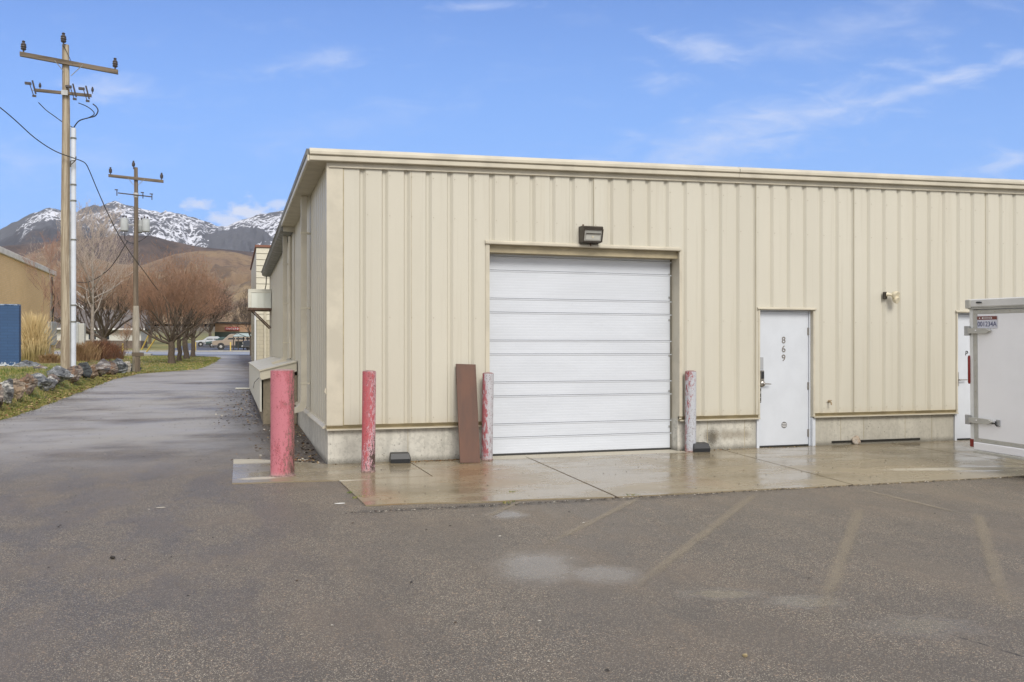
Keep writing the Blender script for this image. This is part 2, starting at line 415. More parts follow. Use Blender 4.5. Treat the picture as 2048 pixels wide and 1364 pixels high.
    # cracks
    for pts in ([(1880, 1262), (1960, 1285), (2048, 1312)],):
        for (a, b_) in zip(pts, pts[1:]):
            d, _ = seg_mask(h, x, y, *gxy(*a), *gxy(*b_), .004, .02)
            d = h.m('ADD', d, h.m('MULTIPLY', h.m('SUBTRACT', nf, .5), .05))
            c = h.mix(h.ramp(d, .012, .0), c, (.02, .018, .015))
    h.link(c, b.inputs['Base Color'])
    h.link(h.m('SUBTRACT', .62, h.m('MULTIPLY', h.m('MAXIMUM', wet, h.m('MULTIPLY', damp, .55)), .44)), b.inputs['Roughness'])
    b.inputs['Specular IOR Level'].default_value = .5
    hg = h.m('ADD', h.m('MULTIPLY', v1.outputs['Distance'], -1.0), h.m('MULTIPLY', cr, .5))
    bn = h.n('ShaderNodeBump'); bn.inputs['Distance'].default_value = .004; h.link(hg, bn.inputs['Height'])
    h.link(h.ramp(wet, 0, 1, .75, .13), bn.inputs['Strength'])
    h.link(bn.outputs[0], b.inputs['Normal'])
    return m_
def mat_slab():
    m_ = bpy.data.materials.new('wet_slab'); m_.use_nodes = True; t = m_.node_tree; h = N(t); b = t.nodes['Principled BSDF']
    P = h.n('ShaderNodeNewGeometry').outputs['Position']; x, y, z = h.sep(P)
    n1 = h.noise(P, .9, 5, .6); n2 = h.noise(P, 6, 5, .65); n3 = h.noise(P, 90, 3, .6); st = h.noise(h.mapping(P, (.7, 1.3, 1)), 1.1, 5, .6)
    c = h.mix(h.ramp(n1, .35, .65), (.245, .198, .125), (.212, .175, .115))
    c = h.mix(h.m('MULTIPLY', h.ramp(n2, .45, .75), .35), c, (.17, .14, .09))
    c = h.mix(h.m('MULTIPLY', h.ramp(n3, .62, .72), .3), c, (.33, .29, .21))
    for (cx, cy, rx, ry, am) in ((1.55, 9.4, .22, .9, .60), (2.9, 10.6, .7, 1.3, .55), (3.1, 11.3, .5, .5, .5), (5.3, 9.3, .3, .7, .3)):
        e = ell(h, x, y, cx, cy, rx, ry, 0, n2, .9, 1.2, .1)
        c = h.mix(h.m('MULTIPLY', e, am * .75), c, (.25, .125, .055))        # rust / clay wash
    # dry pale rims
    dry = h.ramp(h.m('ADD', st, h.m('MULTIPLY', n2, .25)), .60, .72)
    e1 = ell(h, x, y, .15, 12.9, .75, .33, R(-8), n2, .5, 1.1, .5); e2 = ell(h, x, y, .30, 11.15, .28, .13, 0, n2, .5, 1.1, .5)
    e3 = ell(h, x, y, 9.0, 9.3, 1.2, .16, R(-12), n2, .7, 1.1, .4); e4 = ell(h, x, y, 1.12, 10.65, .55, .07, 0, n2, .8, 1.1, .4)
    e5 = h.m('MULTIPLY', h.ramp(y, 11.98, 12.1), h.m('MULTIPLY', h.ramp(x, 3.0, 3.4), h.ramp(x, 7.0, 6.6)))
    dr = h.m('MAXIMUM', h.m('MAXIMUM', e1, e2), h.m('MAXIMUM', e3, h.m('MAXIMUM', e4, e5)))
    c = h.mix(h.m('MULTIPLY', dr, .8), c, (.50, .47, .39))
    c = h.mix(h.m('MULTIPLY', dry, .12), c, (.42, .37, .28))
    h.link(c, b.inputs['Base Color'])
    r = h.m('ADD', h.ramp(st, .36, .64, .11, .34), h.m('MULTIPLY', dr, .45))
    h.link(r, b.inputs['Roughness'])
    h.link(h.bump(h.m('ADD', h.m('MULTIPLY', h.noise(P, 18, 3), 1.0), h.m('MULTIPLY', n3, .35)), .045, .004), b.inputs['Normal'])
    return m_
def mat_bollard(name, cols, thr, seed, gx, gb=0.0):
    """layers of flaking paint: cols = (paint a, paint b, under), thr widths; gx shifts paint across the pipe"""
    m_ = bpy.data.materials.new(name); m_.use_nodes = True; t = m_.node_tree; h = N(t); b = t.nodes['Principled BSDF']
    O = h.n('ShaderNodeTexCoord').outputs['Object']; x, y, z = h.sep(O)
    v = h.mapping(O, (1, 1, 1), loc=(seed, seed * 2.3, 0))
    n1 = h.noise(h.mapping(v, (7, 7, 2.2)), 1, 6, .7); n2 = h.noise(h.mapping(v, (34, 34, 12)), 1, 6, .78, .3); n3 = h.noise(v, 75, 4, .7)
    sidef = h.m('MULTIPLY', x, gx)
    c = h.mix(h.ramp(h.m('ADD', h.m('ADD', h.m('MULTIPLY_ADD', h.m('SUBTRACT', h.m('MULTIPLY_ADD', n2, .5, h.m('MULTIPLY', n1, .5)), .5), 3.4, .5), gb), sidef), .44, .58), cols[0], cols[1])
    flake = h.m('ADD', h.m('ADD', n2, h.m('MULTIPLY', n3, .35)), h.m('MULTIPLY', h.ramp(z, .75, 0.0), thr[1]))
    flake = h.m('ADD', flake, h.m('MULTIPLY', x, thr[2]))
    fm = h.ramp(flake, thr[0], thr[0] + .05)
    c = h.mix(fm, c, cols[2])
    f2 = h.ramp(h.m('ADD', flake, h.m('MULTIPLY', n1, .1)), thr[0] + .16, thr[0] + .2)
    c = h.mix(f2, c, (.07, .045, .035))
    sp_ = h.n('ShaderNodeTexVoronoi'); sp_.inputs['Scale'].default_value = 42; h.link(v, sp_.inputs['Vector'])
    edge = h.m('MAXIMUM', h.m('MULTIPLY', h.ramp(n3, .60, .66), .7), h.m('MULTIPLY', h.ramp(sp_.outputs['Distance'], .26, .18), h.ramp(n1, .46, .56)))
    c = h.mix(edge, c, (.09, .03, .03))
    c = h.mix(h.m('MULTIPLY', h.ramp(h.m('ADD', z, h.m('MULTIPLY', n2, .1)), .12, .04), .55), c, (.5, .38, .36))
    h.link(c, b.inputs['Base Color']); b.inputs['Roughness'].default_value = .62
    h.link(h.bump(h.m('ADD', h.m('MULTIPLY', fm, -1), h.m('MULTIPLY', n3, .3)), .5, .003), b.inputs['Normal'])
    return m_
def mat_wood(name, a, b_, dark, stretch=(18, 18, .8)):
    m_ = bpy.data.materials.new(name); m_.use_nodes = True; t = m_.node_tree; h = N(t); b = t.nodes['Principled BSDF']
    O = h.n('ShaderNodeTexCoord').outputs['Object']
    n1 = h.noise(h.mapping(O, stretch), 1, 6, .65, .3); n2 = h.noise(h.mapping(O, tuple(s * .22 for s in stretch)), 1, 5, .6)
    n4 = h.noise(h.mapping(O, tuple(s * .45 for s in stretch)), 1, 6, .75, .5)
    c = h.mix(h.ramp(n2, .35, .65), a, b_); c = h.mix(h.m('MULTIPLY', h.ramp(n4, .44, .56), .75), c, dark); c = h.mix(h.m('MULTIPLY', h.ramp(n1, .55, .72), .75), c, dark)
    h.link(c, b.inputs['Base Color']); b.inputs['Roughness'].default_value = .85
    h.link(h.bump(n1, .5, .006), b.inputs['Normal']); return m_
def mat_brick(name, c1, c2, mort, bw, bh, rough=.8, bump=.4, msize=.012, axis='x', flake=None):
    m_ = bpy.data.materials.new(name); m_.use_nodes = True; t = m_.node_tree; h = N(t); b = t.nodes['Principled BSDF']
    P = h.n('ShaderNodeNewGeometry').outputs['Position']; x, y, z = h.sep(P)
    v = h.comb(x if axis == 'x' else y, z, 0.0)
    if axis == 'xy': v = h.comb(h.m('ADD', x, y), z, 0.0)
    br = h.n('ShaderNodeTexBrick'); h.link(v, br.inputs['Vector']); br.inputs['Scale'].default_value = 1
    br.inputs['Brick Width'].default_value = bw; br.inputs['Row Height'].default_value = bh; br.inputs['Mortar Size'].default_value = msize
    br.inputs['Color1'].default_value = (*c1, 1); br.inputs['Color2'].default_value = (*c2, 1); br.inputs['Mortar'].default_value = (*mort, 1)
    nz = h.noise(P, 1.5, 5, .6)
    c = h.mix(h.m('MULTIPLY', h.ramp(nz, .4, .7), .3), br.outputs['Color'], tuple(q * .75 for q in c1))
    if flake:
        f = h.m('ADD', h.noise(P, 9, 5, .7), h.m('MULTIPLY', h.ramp(z, flake + .25, flake), .28))
        c = h.mix(h.ramp(f, .72, .76), c, (.5, .55, .6))
    h.link(c, b.inputs['Base Color']); b.inputs['Roughness'].default_value = rough
    h.link(h.bump(br.outputs['Fac'], bump, -.006), b.inputs['Normal']); return m_

M = {}
M['siding'] = mat_siding()
M['trim'] = mat('trim_paint', (.555, .515, .415), .42, noise_amt=.14, nscale=2.5)
M['trim_dark'] = mat('drip_trim', (.41, .35, .225), .5, noise_amt=.25, nscale=5, stretch=(.6, 1, 1))
M['soffit'] = mat('soffit_paint', (.50, .46, .36), .6, noise_amt=.15, nscale=3)
M['found'] = mat_concrete('foundation_concrete', (.60, .585, .52), (.46, .445, .395))
M['found_old'] = mat_concrete('old_concrete', (.30, .255, .18), (.20, .165, .115))
M['white_door'] = mat('white_door_paint', (.60, .635, .685), .38, noise_amt=.05, nscale=3)
M['white_gar'] = mat('garage_door_paint', (.60, .635, .69), .42, noise_amt=.06, nscale=1.6, stretch=(.5, 1, 2))
M['dark_gap'] = mat('dark_gap', (.02, .018, .015), .9)
M['rubber'] = mat('black_rubber', (.03, .03, .03), .7)
M['bronze'] = mat('bronze_housing', (.055, .045, .035), .45, noise_amt=.2)
M['glass_lens'] = mat('lamp_lens', (.36, .36, .33), .2)
M['reflector'] = mat('lamp_reflector', (.50, .50, .46), .4)
M['steel'] = mat('brushed_steel', (.42, .40, .37), .32, metal=.9)
M['galv'] = mat('galvanised_metal', (.42, .43, .43), .45, metal=.35, noise_amt=.2, nscale=6)
M['gutter'] = mat('weathered_gutter', (.22, .22, .20), .6, metal=.2, noise_amt=.35, nscale=4)
M['black_pl'] = mat('black_plastic', (.022, .024, .028), .48, bump=.1)
M['numeral'] = mat('numeral_metal', (.24, .22, .20), .4, metal=.3)
M['rustwood'] = mat('rust_brown_board', (.135, .068, .046), .72, col2=(.095, .055, .042), nscale=2.2, stretch=(2, 2, .6), bump=.15, bscale=180)
M['asphalt'] = mat_asphalt(); M['slab'] = mat_slab()
M['cream_lamp'] = mat('cream_lamp', (.66, .60, .45), .4)
M['brownsteel'] = mat('brown_bracket', (.13, .075, .05), .7, noise_amt=.3)
M['brass'] = mat('spigot_metal', (.35, .27, .17), .5, metal=.5)
M['awn'] = mat('awning_metal', (.62, .61, .53), .5, noise_amt=.1)
M['hatch'] = mat('hatch_sheet_metal', (.60, .56, .44), .45, noise_amt=.12, nscale=2)

# ================================================================ ground, lot, alley, street
def grid_strip(name, rows, cols_fn, zfn, mats):
    V_ = []; nc = None
    for Y in rows:
        xs = cols_fn(Y); nc = len(xs); V_ += [(x, Y, zfn(x, Y)) for x in xs]
    F_ = [(i * nc + j, i * nc + j + 1, (i + 1) * nc + j + 1, (i + 1) * nc + j) for i in range(len(rows) - 1) for j in range(nc - 1)]
    o = arr_mesh(name, V_, F_, mats, smooth=True); tag(o, kind='structure'); return o
gm = bpy.data.materials.new('ground_soil'); gm.use_nodes = True; h = N(gm.node_tree); b = gm.node_tree.nodes['Principled BSDF']
P = h.n('ShaderNodeNewGeometry').outputs['Position']
n1 = h.noise(P, .35, 5, .6); n2 = h.noise(P, 3, 5, .7); n3 = h.noise(P, 25, 4, .7)
c = h.mix(h.ramp(n1, .42, .58), (.16, .18, .055), (.25, .21, .08)); c = h.mix(h.ramp(n2, .5, .68), c, (.15, .115, .05))
c = h.mix(h.m('MULTIPLY', h.ramp(n3, .5, .75), .5), c, (.05, .045, .02))
c = h.mix(h.ramp(h.sep(P)[1], 180, 400), c, h.mix(h.ramp(h.noise(P, .006, 6, .65), .4, .62), (.13, .105, .055), (.075, .06, .042)))
h.link(c, b.inputs['Base Color']); b.inputs['Roughness'].default_value = .95; M['ground'] = gm
rows = [-60, -20, 0, 8, 12, 12.6] + [13 + i for i in range(0, 57)] + [72 + 4 * i for i in range(16)] + [145, 180, 240, 400, 700, 1200, 2500, 9000]
def gcols(Y):
    L = [-9000, -2000, -500, -150, -60, -30, -20, -14, -11, -9, -7.5, -6.5, -6, -5.75, -5.5, -5.35, -5.2, -5.05, -4.9, -4.75, -4.4, -3.6, -2.5, -1.5, -.5, .5, 1.5, 4, 10, 20, 40, 90, 300, 1500, 9000]
    return L
grid_strip('ground', rows, gcols, lambda x, Y: g(x, Y) - .02 - (.15 if Y < 12.4 or (x > left_edge(Y) + .25 and x < 1.4 and Y < 82) else 0), M['ground'])
rows = [-25, -10, 0, 4, 8, 10, 12, 12.6] + [13 + .5 * i for i in range(0, 140)]
def acols(Y):
    a = left_edge(Y) + .05 * math.sin(Y * 3.1) + .04 * math.sin(Y * 7.7 + 1); rgt = 45 if Y <= 12.3 else (1.26 if Y < 50 else 3 + (Y - 50) * .1)
    return [a + (rgt - a) * (k / 16) for k in range(17)]
grid_strip('parking_lot', [r_ for r_ in rows if r_ <= 12.1], lambda Y: acols(12 if Y > 12 else Y), lambda x, Y: g(x, Y) - .004, M['asphalt'])
grid_strip('alley', [12] + [r_ for r_ in rows if r_ > 12.1], lambda Y: [left_edge(max(Y, 12)) + .05 * math.sin(Y * 3.1) * (Y > 12.5) + (1.26 if Y < 50 else 3 + (Y - 50) * .1) * 0 + ((1.26 if Y < 50 else 3 + (Y - 50) * .1) - left_edge(max(Y, 12))) * (k / 16) for k in range(17)],
           lambda x, Y: g(x, Y) - .004, M['asphalt'])
M['street'] = mat('street_asphalt', (.34, .34, .345), .35, noise_amt=.3, nscale=.5, stretch=(.3, 1.5, 1))
M['pave'] = mat('pavement_concrete', (.36, .35, .32), .6, noise_amt=.2, nscale=2)
grid_strip('street', [82 + 1.5 * i for i in range(11)], lambda Y: [-150 + 12 * k for k in range(22)], lambda x, Y: g(0, Y) + .02, M['street'])
kb = MB()
kb.box(-150, -6.5, 80.3, 82, 1.0, g(0, 82) + .14, b=.02); kb.box(9, 100, 80.3, 82, 1.0, g(0, 82) + .14, b=.02)
tag(kb.build('pavement', M['pave']), kind='structure')
kb = MB(); kb.box(-150, 100, 97, 97.3, 1.0, g(0, 97) + .16, b=.02); kb.box(-150, 100, 97.3, 99.0, 1.0, g(0, 98) + .13)
tag(kb.build('pavement', M['pave']), kind='structure')
grid_strip('car_park', [99.2 + 2 * i for i in range(28)], lambda Y: [-7 + 4 * k for k in range(20)], lambda x, Y: g(0, Y) + .03, mat('car_park_asphalt', (.10, .095, .09), .4, noise_amt=.3, nscale=.6))
lm = MB()
lm.box(-150, 100, 89.4, 89.55, g(0, 89) + .0, g(0, 89.5) + .03); tag(lm.build('lane_marking', mat('road_paint', (.62, .6, .5), .5)), kind='structure')

# ---- concrete apron slabs (wet)
def slab_piece(poly, ztop):
    mb = MB(); n = len(poly)
    mb.prism(poly, 'z', -.30, ztop); return mb.build('concrete_apron', M['slab'])
SL = -.045
gap = .010
def sheet(polys):
    mb = MB()
    for p in polys: mb.prism(p, 'z', -.30, SL)
    return mb
def edge_pts(a, b, n, amp, seed):
    r = random.Random(seed); out = []
    for i in range(n + 1):
        t = i / n; out.append((a[0] + (b[0] - a[0]) * t, a[1] + (b[1] - a[1]) * t + (r.uniform(-amp, amp) if 0 < i < n else 0)))
    return out
j1a, j1b = (4.06, 12.25), (3.86, 8.60); j2a, j2b = (7.26, 12.25), (6.80, 8.60); j3a, j3b = (10.45, 12.25), (10.1, 8.6)
strip = edge_pts((.0, 10.84), (1.19, 10.72), 5, .015, 1) + [(2.33, 10.70), (2.33, 12.25), (1.22, 12.27), (.75, 12.75), (.35, 13.1), (.02, 13.24)]
s1 = edge_pts((1.27, 8.90), (3.85, 8.62), 8, .03, 2) + [(j1a[0] - gap, j1a[1]), (2.345, 12.25), (2.345, 10.685), (1.21, 10.705)]
s2 = edge_pts((3.865 + gap, 8.62), (6.80 - gap, 8.58), 8, .02, 3) + [(7.26 - gap, 12.25), (4.06 + gap, 12.25)]
s3 = edge_pts((6.80 + gap, 8.58), (10.1 - gap, 8.56), 8, .02, 4) + [(10.45 - gap, 12.25), (7.26 + gap, 12.25)]
s4 = edge_pts((10.1 + gap, 8.56), (18, 8.5), 8, .02, 5) + [(18, 12.25), (10.45 + gap, 12.25)]
s5 = [(3.5, 12.25), (6.51, 12.25), (6.51, 12.75), (3.5, 12.75)]
tag(sheet([strip, s1, s2, s3, s4, s5]).build('concrete_apron', M['slab']), kind='structure')
jm = MB()      # joint filler and moss in the joints
for a, b_ in ((j1a, j1b), (j2a, j2b), (j3a, j3b)):
    jm.add([(a[0] - .03, a[1], SL - .007), (a[0] + .03, a[1], SL - .007), (b_[0] + .03, b_[1], SL - .007), (b_[0] - .03, b_[1], SL - .007)], [(0, 1, 2, 3)])
jm.add([(1.25, 10.69, SL - .0075), (2.36, 10.67, SL - .0075), (2.36, 10.73, SL - .0075), (1.25, 10.74, SL - .0075)], [(0, 1, 2, 3)])
jm.add([(2.31, 10.8, SL - .0075), (2.37, 10.8, SL - .0075), (2.37, 12.2, SL - .0075), (2.31, 12.2, SL - .0075)], [(0, 1, 2, 3)])
tag(jm.build('slab_joint', mat('joint_dirt', (.06, .035, .02), .9)), kind='structure')

# ---- worn parking lines : thin painted sheets with most of the paint gone
pm = bpy.data.materials.new('worn_paint'); pm.use_nodes = True; h = N(pm.node_tree); b = pm.node_tree.nodes['Principled BSDF']
P = h.n('ShaderNodeNewGeometry').outputs['Position']; tcu = h.n('ShaderNodeUVMap').outputs[0]
uu, vv, _ = h.sep(tcu)
vo = h.n('ShaderNodeTexVoronoi'); vo.inputs['Scale'].default_value = 225; h.link(P, vo.inputs['Vector'])
crr = h.sep(vo.outputs['Color'])[0]
h.link(h.mix(crr, (.21, .18, .13), (.40, .34, .25)), b.inputs['Base Color']); b.inputs['Roughness'].default_value = .6
cov_ = h.m('ADD', h.m('MULTIPLY', crr, .55), h.m('MULTIPLY', h.noise(P, 5, 5, .7), .9))
edge_ = h.m('MULTIPLY', h.ramp(uu, 0, .45), h.ramp(uu, 1, .55))
ends_ = h.m('MULTIPLY', h.ramp(vv, 0, .10), h.ramp(vv, 1, .55))
cov_ = h.m('MULTIPLY', h.ramp(h.m('ADD', cov_, h.m('MULTIPLY', h.m('SUBTRACT', h.m('MULTIPLY', edge_, ends_), 1.0), .75)), .20, .80), .58)
h.link(cov_, b.inputs['Alpha'])
def worn_line(a, b_, wd):
    ax, ay = gxy(*a); bx, by = gxy(*b_); L = math.hypot(bx - ax, by - ay); nx, ny = -(by - ay) / L * wd / 2, (bx - ax) / L * wd / 2
    z = -.055
    me = bpy.data.meshes.new('parking_line'); me.from_pydata([(ax - nx, ay - ny, z), (ax + nx, ay + ny, z), (bx + nx, by + ny, z), (bx - nx, by - ny, z)], [], [(0, 1, 2, 3)])
    uvl = me.uv_layers.new(name='UVMap')
    for i, q in enumerate(((0, 0), (1, 0), (1, 1), (0, 1))): uvl.data[i].uv = q
    me.materials.append(pm); o = bpy.data.objects.new('parking_line', me); COL.objects.link(o); tag(o, kind='structure')
for a, b_, wd in (((1285, 992), (1030, 1120), .16), ((1518, 982), (1130, 1280), .18), ((1722, 1010), (1600, 1340), .19), ((1953, 1020), (2040, 1300), .19),
                  ((1720, 978), (1980, 1040), .12), ((1040, 1003), (960, 1040), .11)):
    worn_line(a, b_, wd)

# ================================================================ the metal building
YW, XW = 12.2, 1.227; SP, X0 = .3063, 1.702
def eave(x): return 3.965 + (x - 1.2) * .0222
bld = thing('metal_building', 'long beige ribbed metal building with white roller door and numbered white doors', 'building', (XW, YW, 0))
def B(mb, name, m_, parent=None, smooth=False):
    o = mb.build(name, m_, None, smooth)
    pr = parent or bld
    o.parent = pr
    o.matrix_parent_inverse = Matrix.Translation(-(Vector(bld.location)))
    return o
# helper : children keep world-space mesh coordinates
def rel(o, par, base):
    o.parent = par; o.matrix_parent_inverse = Matrix.Translation(-Vector(base)); return o
def ribs(mb, s0, s1, zb, ztf, to3, depth=.034, x0=X0, sp=SP):
    """ribbed sheet between s0 and s1 ; to3(s, off) gives (X, Y)"""
    pts = [(s0, 0)]
    k = math.floor((s0 - x0) / sp) - 1
    while x0 + k * sp < s1 + sp:
        c_ = x0 + k * sp
        for ds, off in ((-.047, 0), (-.029, depth), (.004, depth), (.044, 0)):
            s = c_ + ds
            if s0 < s < s1: pts.append((s, off))
        k += 1
    def offat(s):
        u_ = (s - x0 + sp / 2) % sp - sp / 2
        return depth if -.029 < u_ < .004 else 0
    pts[0] = (s0, offat(s0)); pts.append((s1, offat(s1)))
    n = len(pts); vs = []; fs = []
    for s, off in pts:
        X, Y = to3(s, off); vs += [(X, Y, zb), (X, Y, ztf(s))]
    for i in range(n - 1): fs.append((2 * i, 2 * i + 2, 2 * i + 3, 2 * i + 1))
    mb.add(vs, fs)
front = lambda s, o_: (s, YW + o_)
SB = .485
fwm = MB()
G0, G1, GH = 3.488, 6.515, 3.035      # garage opening (outer edge of trim)
D0, D1, DH = 7.925, 8.915, 2.165
E0, E1 = 11.80, 12.80
ribs(fwm, 1.435, G0, SB, eave, front); ribs(fwm, G0, G1 + .0, GH, eave, front); ribs(fwm, G1, D0, SB, eave, front)
ribs(fwm, D0, D1, DH, eave, front); ribs(fwm, D1, E0, SB, eave, front); ribs(fwm, E0, E1, DH, eave, front); ribs(fwm, E1, 22, SB, eave, front)
o = fwm.build('front_wall', M['siding'], fix=False); rel(o, bld, bld.location)
# closure behind the panels so nothing shows through
cb = MB()
def wallpiece(x0, x1, z0, z1): cb.box(x0, x1, YW + .06, YW + .16, z0, z1)
wallpiece(1.30, G0 - .05, SB - .02, 3.95); wallpiece(G0 - .05, G1 + .045, GH + .03, 3.95); wallpiece(G1 + .045, D0 - .035, SB - .02, 3.95)
wallpiece(D0 - .035, D1 + .035, DH + .02, 3.95); wallpiece(D1 + .035, E0 - .035, SB - .02, 3.95); wallpiece(E0 - .035, E1 + .035, DH + .02, 3.95); wallpiece(E1 + .035, 22, SB - .02, 3.95)
rel(cb.build('wall_frame', M['dark_gap']), bld, bld.location)
# fixing screws
sc_ = MB()
for zz in (.56, 1.95, 3.35, 3.90):
    k = 0
    while X0 + k * SP < 13.4:
        x = X0 + k * SP + .065
        if not ((G0 < x < G1 and zz < GH + .05) or (D0 < x < D1 and zz < DH + .03) or (E0 < x < E1 and zz < DH + .03)):
            sc_.box(x - .005, x + .005, YW - .006, YW - .0005, zz - .005, zz + .005)
        k += 1
o = rel(sc_.build('screw', mat('screw_head', (.38, .335, .25), .5)), bld, bld.location); o['kind'] = 'stuff'
# corner trim
ct = MB()
ct.prism([(XW - .012, YW - .010), (1.432, YW - .010), (1.432, YW - .001), (XW - .002, YW - .001), (XW - .002, YW + .16), (XW - .012, YW + .16)], 'z', SB - .01, 4.03)
rel(ct.build('corner_trim', M['trim']), bld, bld.location)
sm_ = MB(); sm_.box(1.433, 1.447, YW - .004, YW + .02, SB, 3.965)
for xs_ in (2.37, 5.10, 7.85, 9.69, 12.4):
    zb_ = GH if G0 < xs_ < G1 else SB
    sm_.box(xs_, xs_ + .005, YW - .0025, YW + .001, zb_, eave(xs_) - .002)
rel(sm_.build('panel_seam', M['trim_dark']), bld, bld.location)
# fascia / rake trim along the front
def sweep(poly, xa, xb, name, m_, n=1):
    mb = MB(); k = len(poly)
    vs = [(x, YW + p[0], p[1] + (x - 1.2) * .0222) for x in (xa, xb) for p in poly]
    fs = [(i, (i + 1) % k, k + (i + 1) % k, k + i) for i in range(k)] + [tuple(range(k))[::-1], tuple(range(k, 2 * k))]
    mb.add(vs, fs); return rel(mb.build(name, m_), bld, bld.location)
for xa, xb in ((.985, 7.498), (7.502, 22)):
    sweep([(-.015, 4.035), (-.095, 4.035), (-.10, 4.042), (-.10, 4.092), (-.085, 4.102), (-.085, 4.106), (-.115, 4.110), (-.122, 4.118), (-.122, 4.152), (-.108, 4.166), (-.060, 4.205), (.03, 4.209), (.03, 4.035)], xa, xb, 'roof_trim', M['trim'])
sweep([(-.022, 3.962), (-.030, 3.962), (-.030, 3.972), (-.018, 3.976), (-.014, 4.033), (.035, 4.033), (.035, 3.962)], XW + .02, 22, 'eave_band', M['trim'])
jt = MB(); jt.M = Matrix.Translation((0, YW, 0)); 
jt.prism([(-.1235, 4.255), (-.1165, 4.255), (-.1165, 4.30), (-.1235, 4.30)], 'x', 7.496, 7.504); rel(jt.build('trim_joint', M['dark_gap']), bld, bld.location)
# roof
rf = MB(); rf.add([(.98, YW - .05, 4.19), (22, YW - .05, 4.19 + 20.8 * .0222), (22, 31.3, 4.19 + 20.8 * .0222), (.98, 31.3, 4.19), (.98, YW - .05, 4.15), (22, YW - .05, 4.15 + 20.8 * .0222), (22, 31.3, 4.15 + 20.8 * .0222), (.98, 31.3, 4.15)],
                [(0, 1, 2, 3), (4, 7, 6, 5), (0, 4, 5, 1), (1, 5, 6, 2), (2, 6, 7, 3), (3, 7, 4, 0)])
rel(rf.build('roof', M['galv']), bld, bld.location)
# base drip trim
for xa, xb in ((XW - .012, G0 - .005), (G1 + .0, D0 - .004), (D1 + .004, E0), (E1, 22)):
    mb = MB(); mb.prism([(YW + .044, SB), (YW - .014, SB), (YW + .026, SB - .044), (YW - .024, SB - .054), (YW - .024, SB - .066), (YW + .044, SB - .066)], 'x', xa, xb)
    rel(mb.build('base_trim', M['trim_dark']), bld, bld.location)
mb = MB(); 
for xa, xb in ((XW - .012, G0 - .005), (G1, D0 - .004), (D1 + .004, E0), (E1, 22)):
    mb.box(xa, xb, YW - .030, YW - .0245, SB - .072, SB - .054)
rel(mb.build('drip_edge', M['trim']), bld, bld.location)
# foundation
fd = MB()
for xa, xb in ((XW + .01, G0 + .01), (G1 - .005, D0 + .0), (D1, E0), (E1, 22)):
    fd.box(xa, xb, YW + .045, YW + .35, -.4, SB - .05)
rel(fd.build('foundation', M['found']), bld, bld.location)
fj = MB()
for x in (2.33, 5.0, 7.02, 7.68, 9.47, 9.92, 10.75, 11.3):
    if G0 < x < G1: continue
    fj.box(x, x + .007, YW + .0435, YW + .05, SL + .02, SB - .07)
rel(fj.build('foundation_joint', M['trim_dark']), bld, bld.location)
vs_ = MB(); vs_.box(9.30, 11.05, YW + .030, YW + .047, -.012, .020); rel(vs_.build('vent_slot', M['dark_gap']), bld, bld.location)
# ---- garage door
gd = MB()
YD = YW + .25
zz = -.025; x0g, x1g = G0 - .0 + .012, G1 - .0
sect = .530; ytop = GH + .25
# sections with four fine ridges and a broad plank line, like pressed steel
zlist = []
seams = [(.125, 0), (.388, 0), (.0, 0)]
prof = []   # (z, y offset)
z = -.02
def ridge(z0, z1):
    """one plank : a lip at the top then finely ribbed face"""
    out = [(z0, .008), (z0 + .010, .0)]
    n = max(3, int((z1 - z0) / .042)); s_ = (z1 - z0 - .05) / n
    for i in range(n):
        a = z0 + .018 + i * s_
        out += [(a, 0), (a + .004, .0012), (a + .008, 0)]
    out += [(z1 - .026, 0), (z1 - .014, -.006), (z1 - .002, -.006), (z1 - .001, .012)]
    return out
planks = [.240, .199, .409] + [.203, .409] * 6
zc = -.02
seam_z = []
for pl in planks:
    if zc > GH: break
    prof += ridge(zc, zc + pl); zc += pl; seam_z.append(zc)
vs = []; fs = []
for zq, yo in prof: vs += [(x0g, YD + yo, zq), (x1g, YD + yo, zq)]
for i in range(len(prof) - 1): fs.append((2 * i, 2 * i + 1, 2 * i + 3, 2 * i + 2))
gd.add(vs, fs)
gdo = rel(gd.build('garage_door', M['white_gar'], fix=False), bld, bld.location)
def sub(mb, name, m_, par, smooth=False):
    o = mb.build(name, m_, None, smooth); o.parent = par
    return o            # parent's world matrix equals identity for mesh space
mb = MB()
for sz in seam_z: 
    if sz < GH: mb.box(x0g, x1g, YD + .004, YD + .03, sz - .0030, sz + .0030)
sub(mb, 'section_seam', mat('seam_shadow', (.16, .16, .17), .8), gdo)
mb = MB(); mb.box(x0g, x1g, YD + .002, YD + .035, SL + .002, -.018); sub(mb, 'bottom_seal', M['rubber'], gdo)
mb = MB(); mb.box(x1g - .028, x1g - .002, YD - .004, YD + .03, -.02, 2.95)
sub(mb, 'side_seal', mat('weather_strip', (.16, .15, .12), .7), gdo)
mb = MB(); mb.box(x0g + .002, x0g + .030, YD - .030, YD - .002, 1.41, 1.535, b=.004); sub(mb, 'handle', M['black_pl'], gdo)
mb = MB()
for z_ in (2.655, 2.30, 1.95, 1.40, .85, .3): mb.box(x1g - .055, x1g - .030, YD - .010, YD + .002, z_, z_ + .03, b=.003)
sub(mb, 'roller_bracket', M['galv'], gdo)
mb = MB(); mb.box(x0g, x1g, YW + .05, YD + .04, 2.90, GH - .0); rel(mb.build('door_head', M['trim_dark']), bld, bld.location)
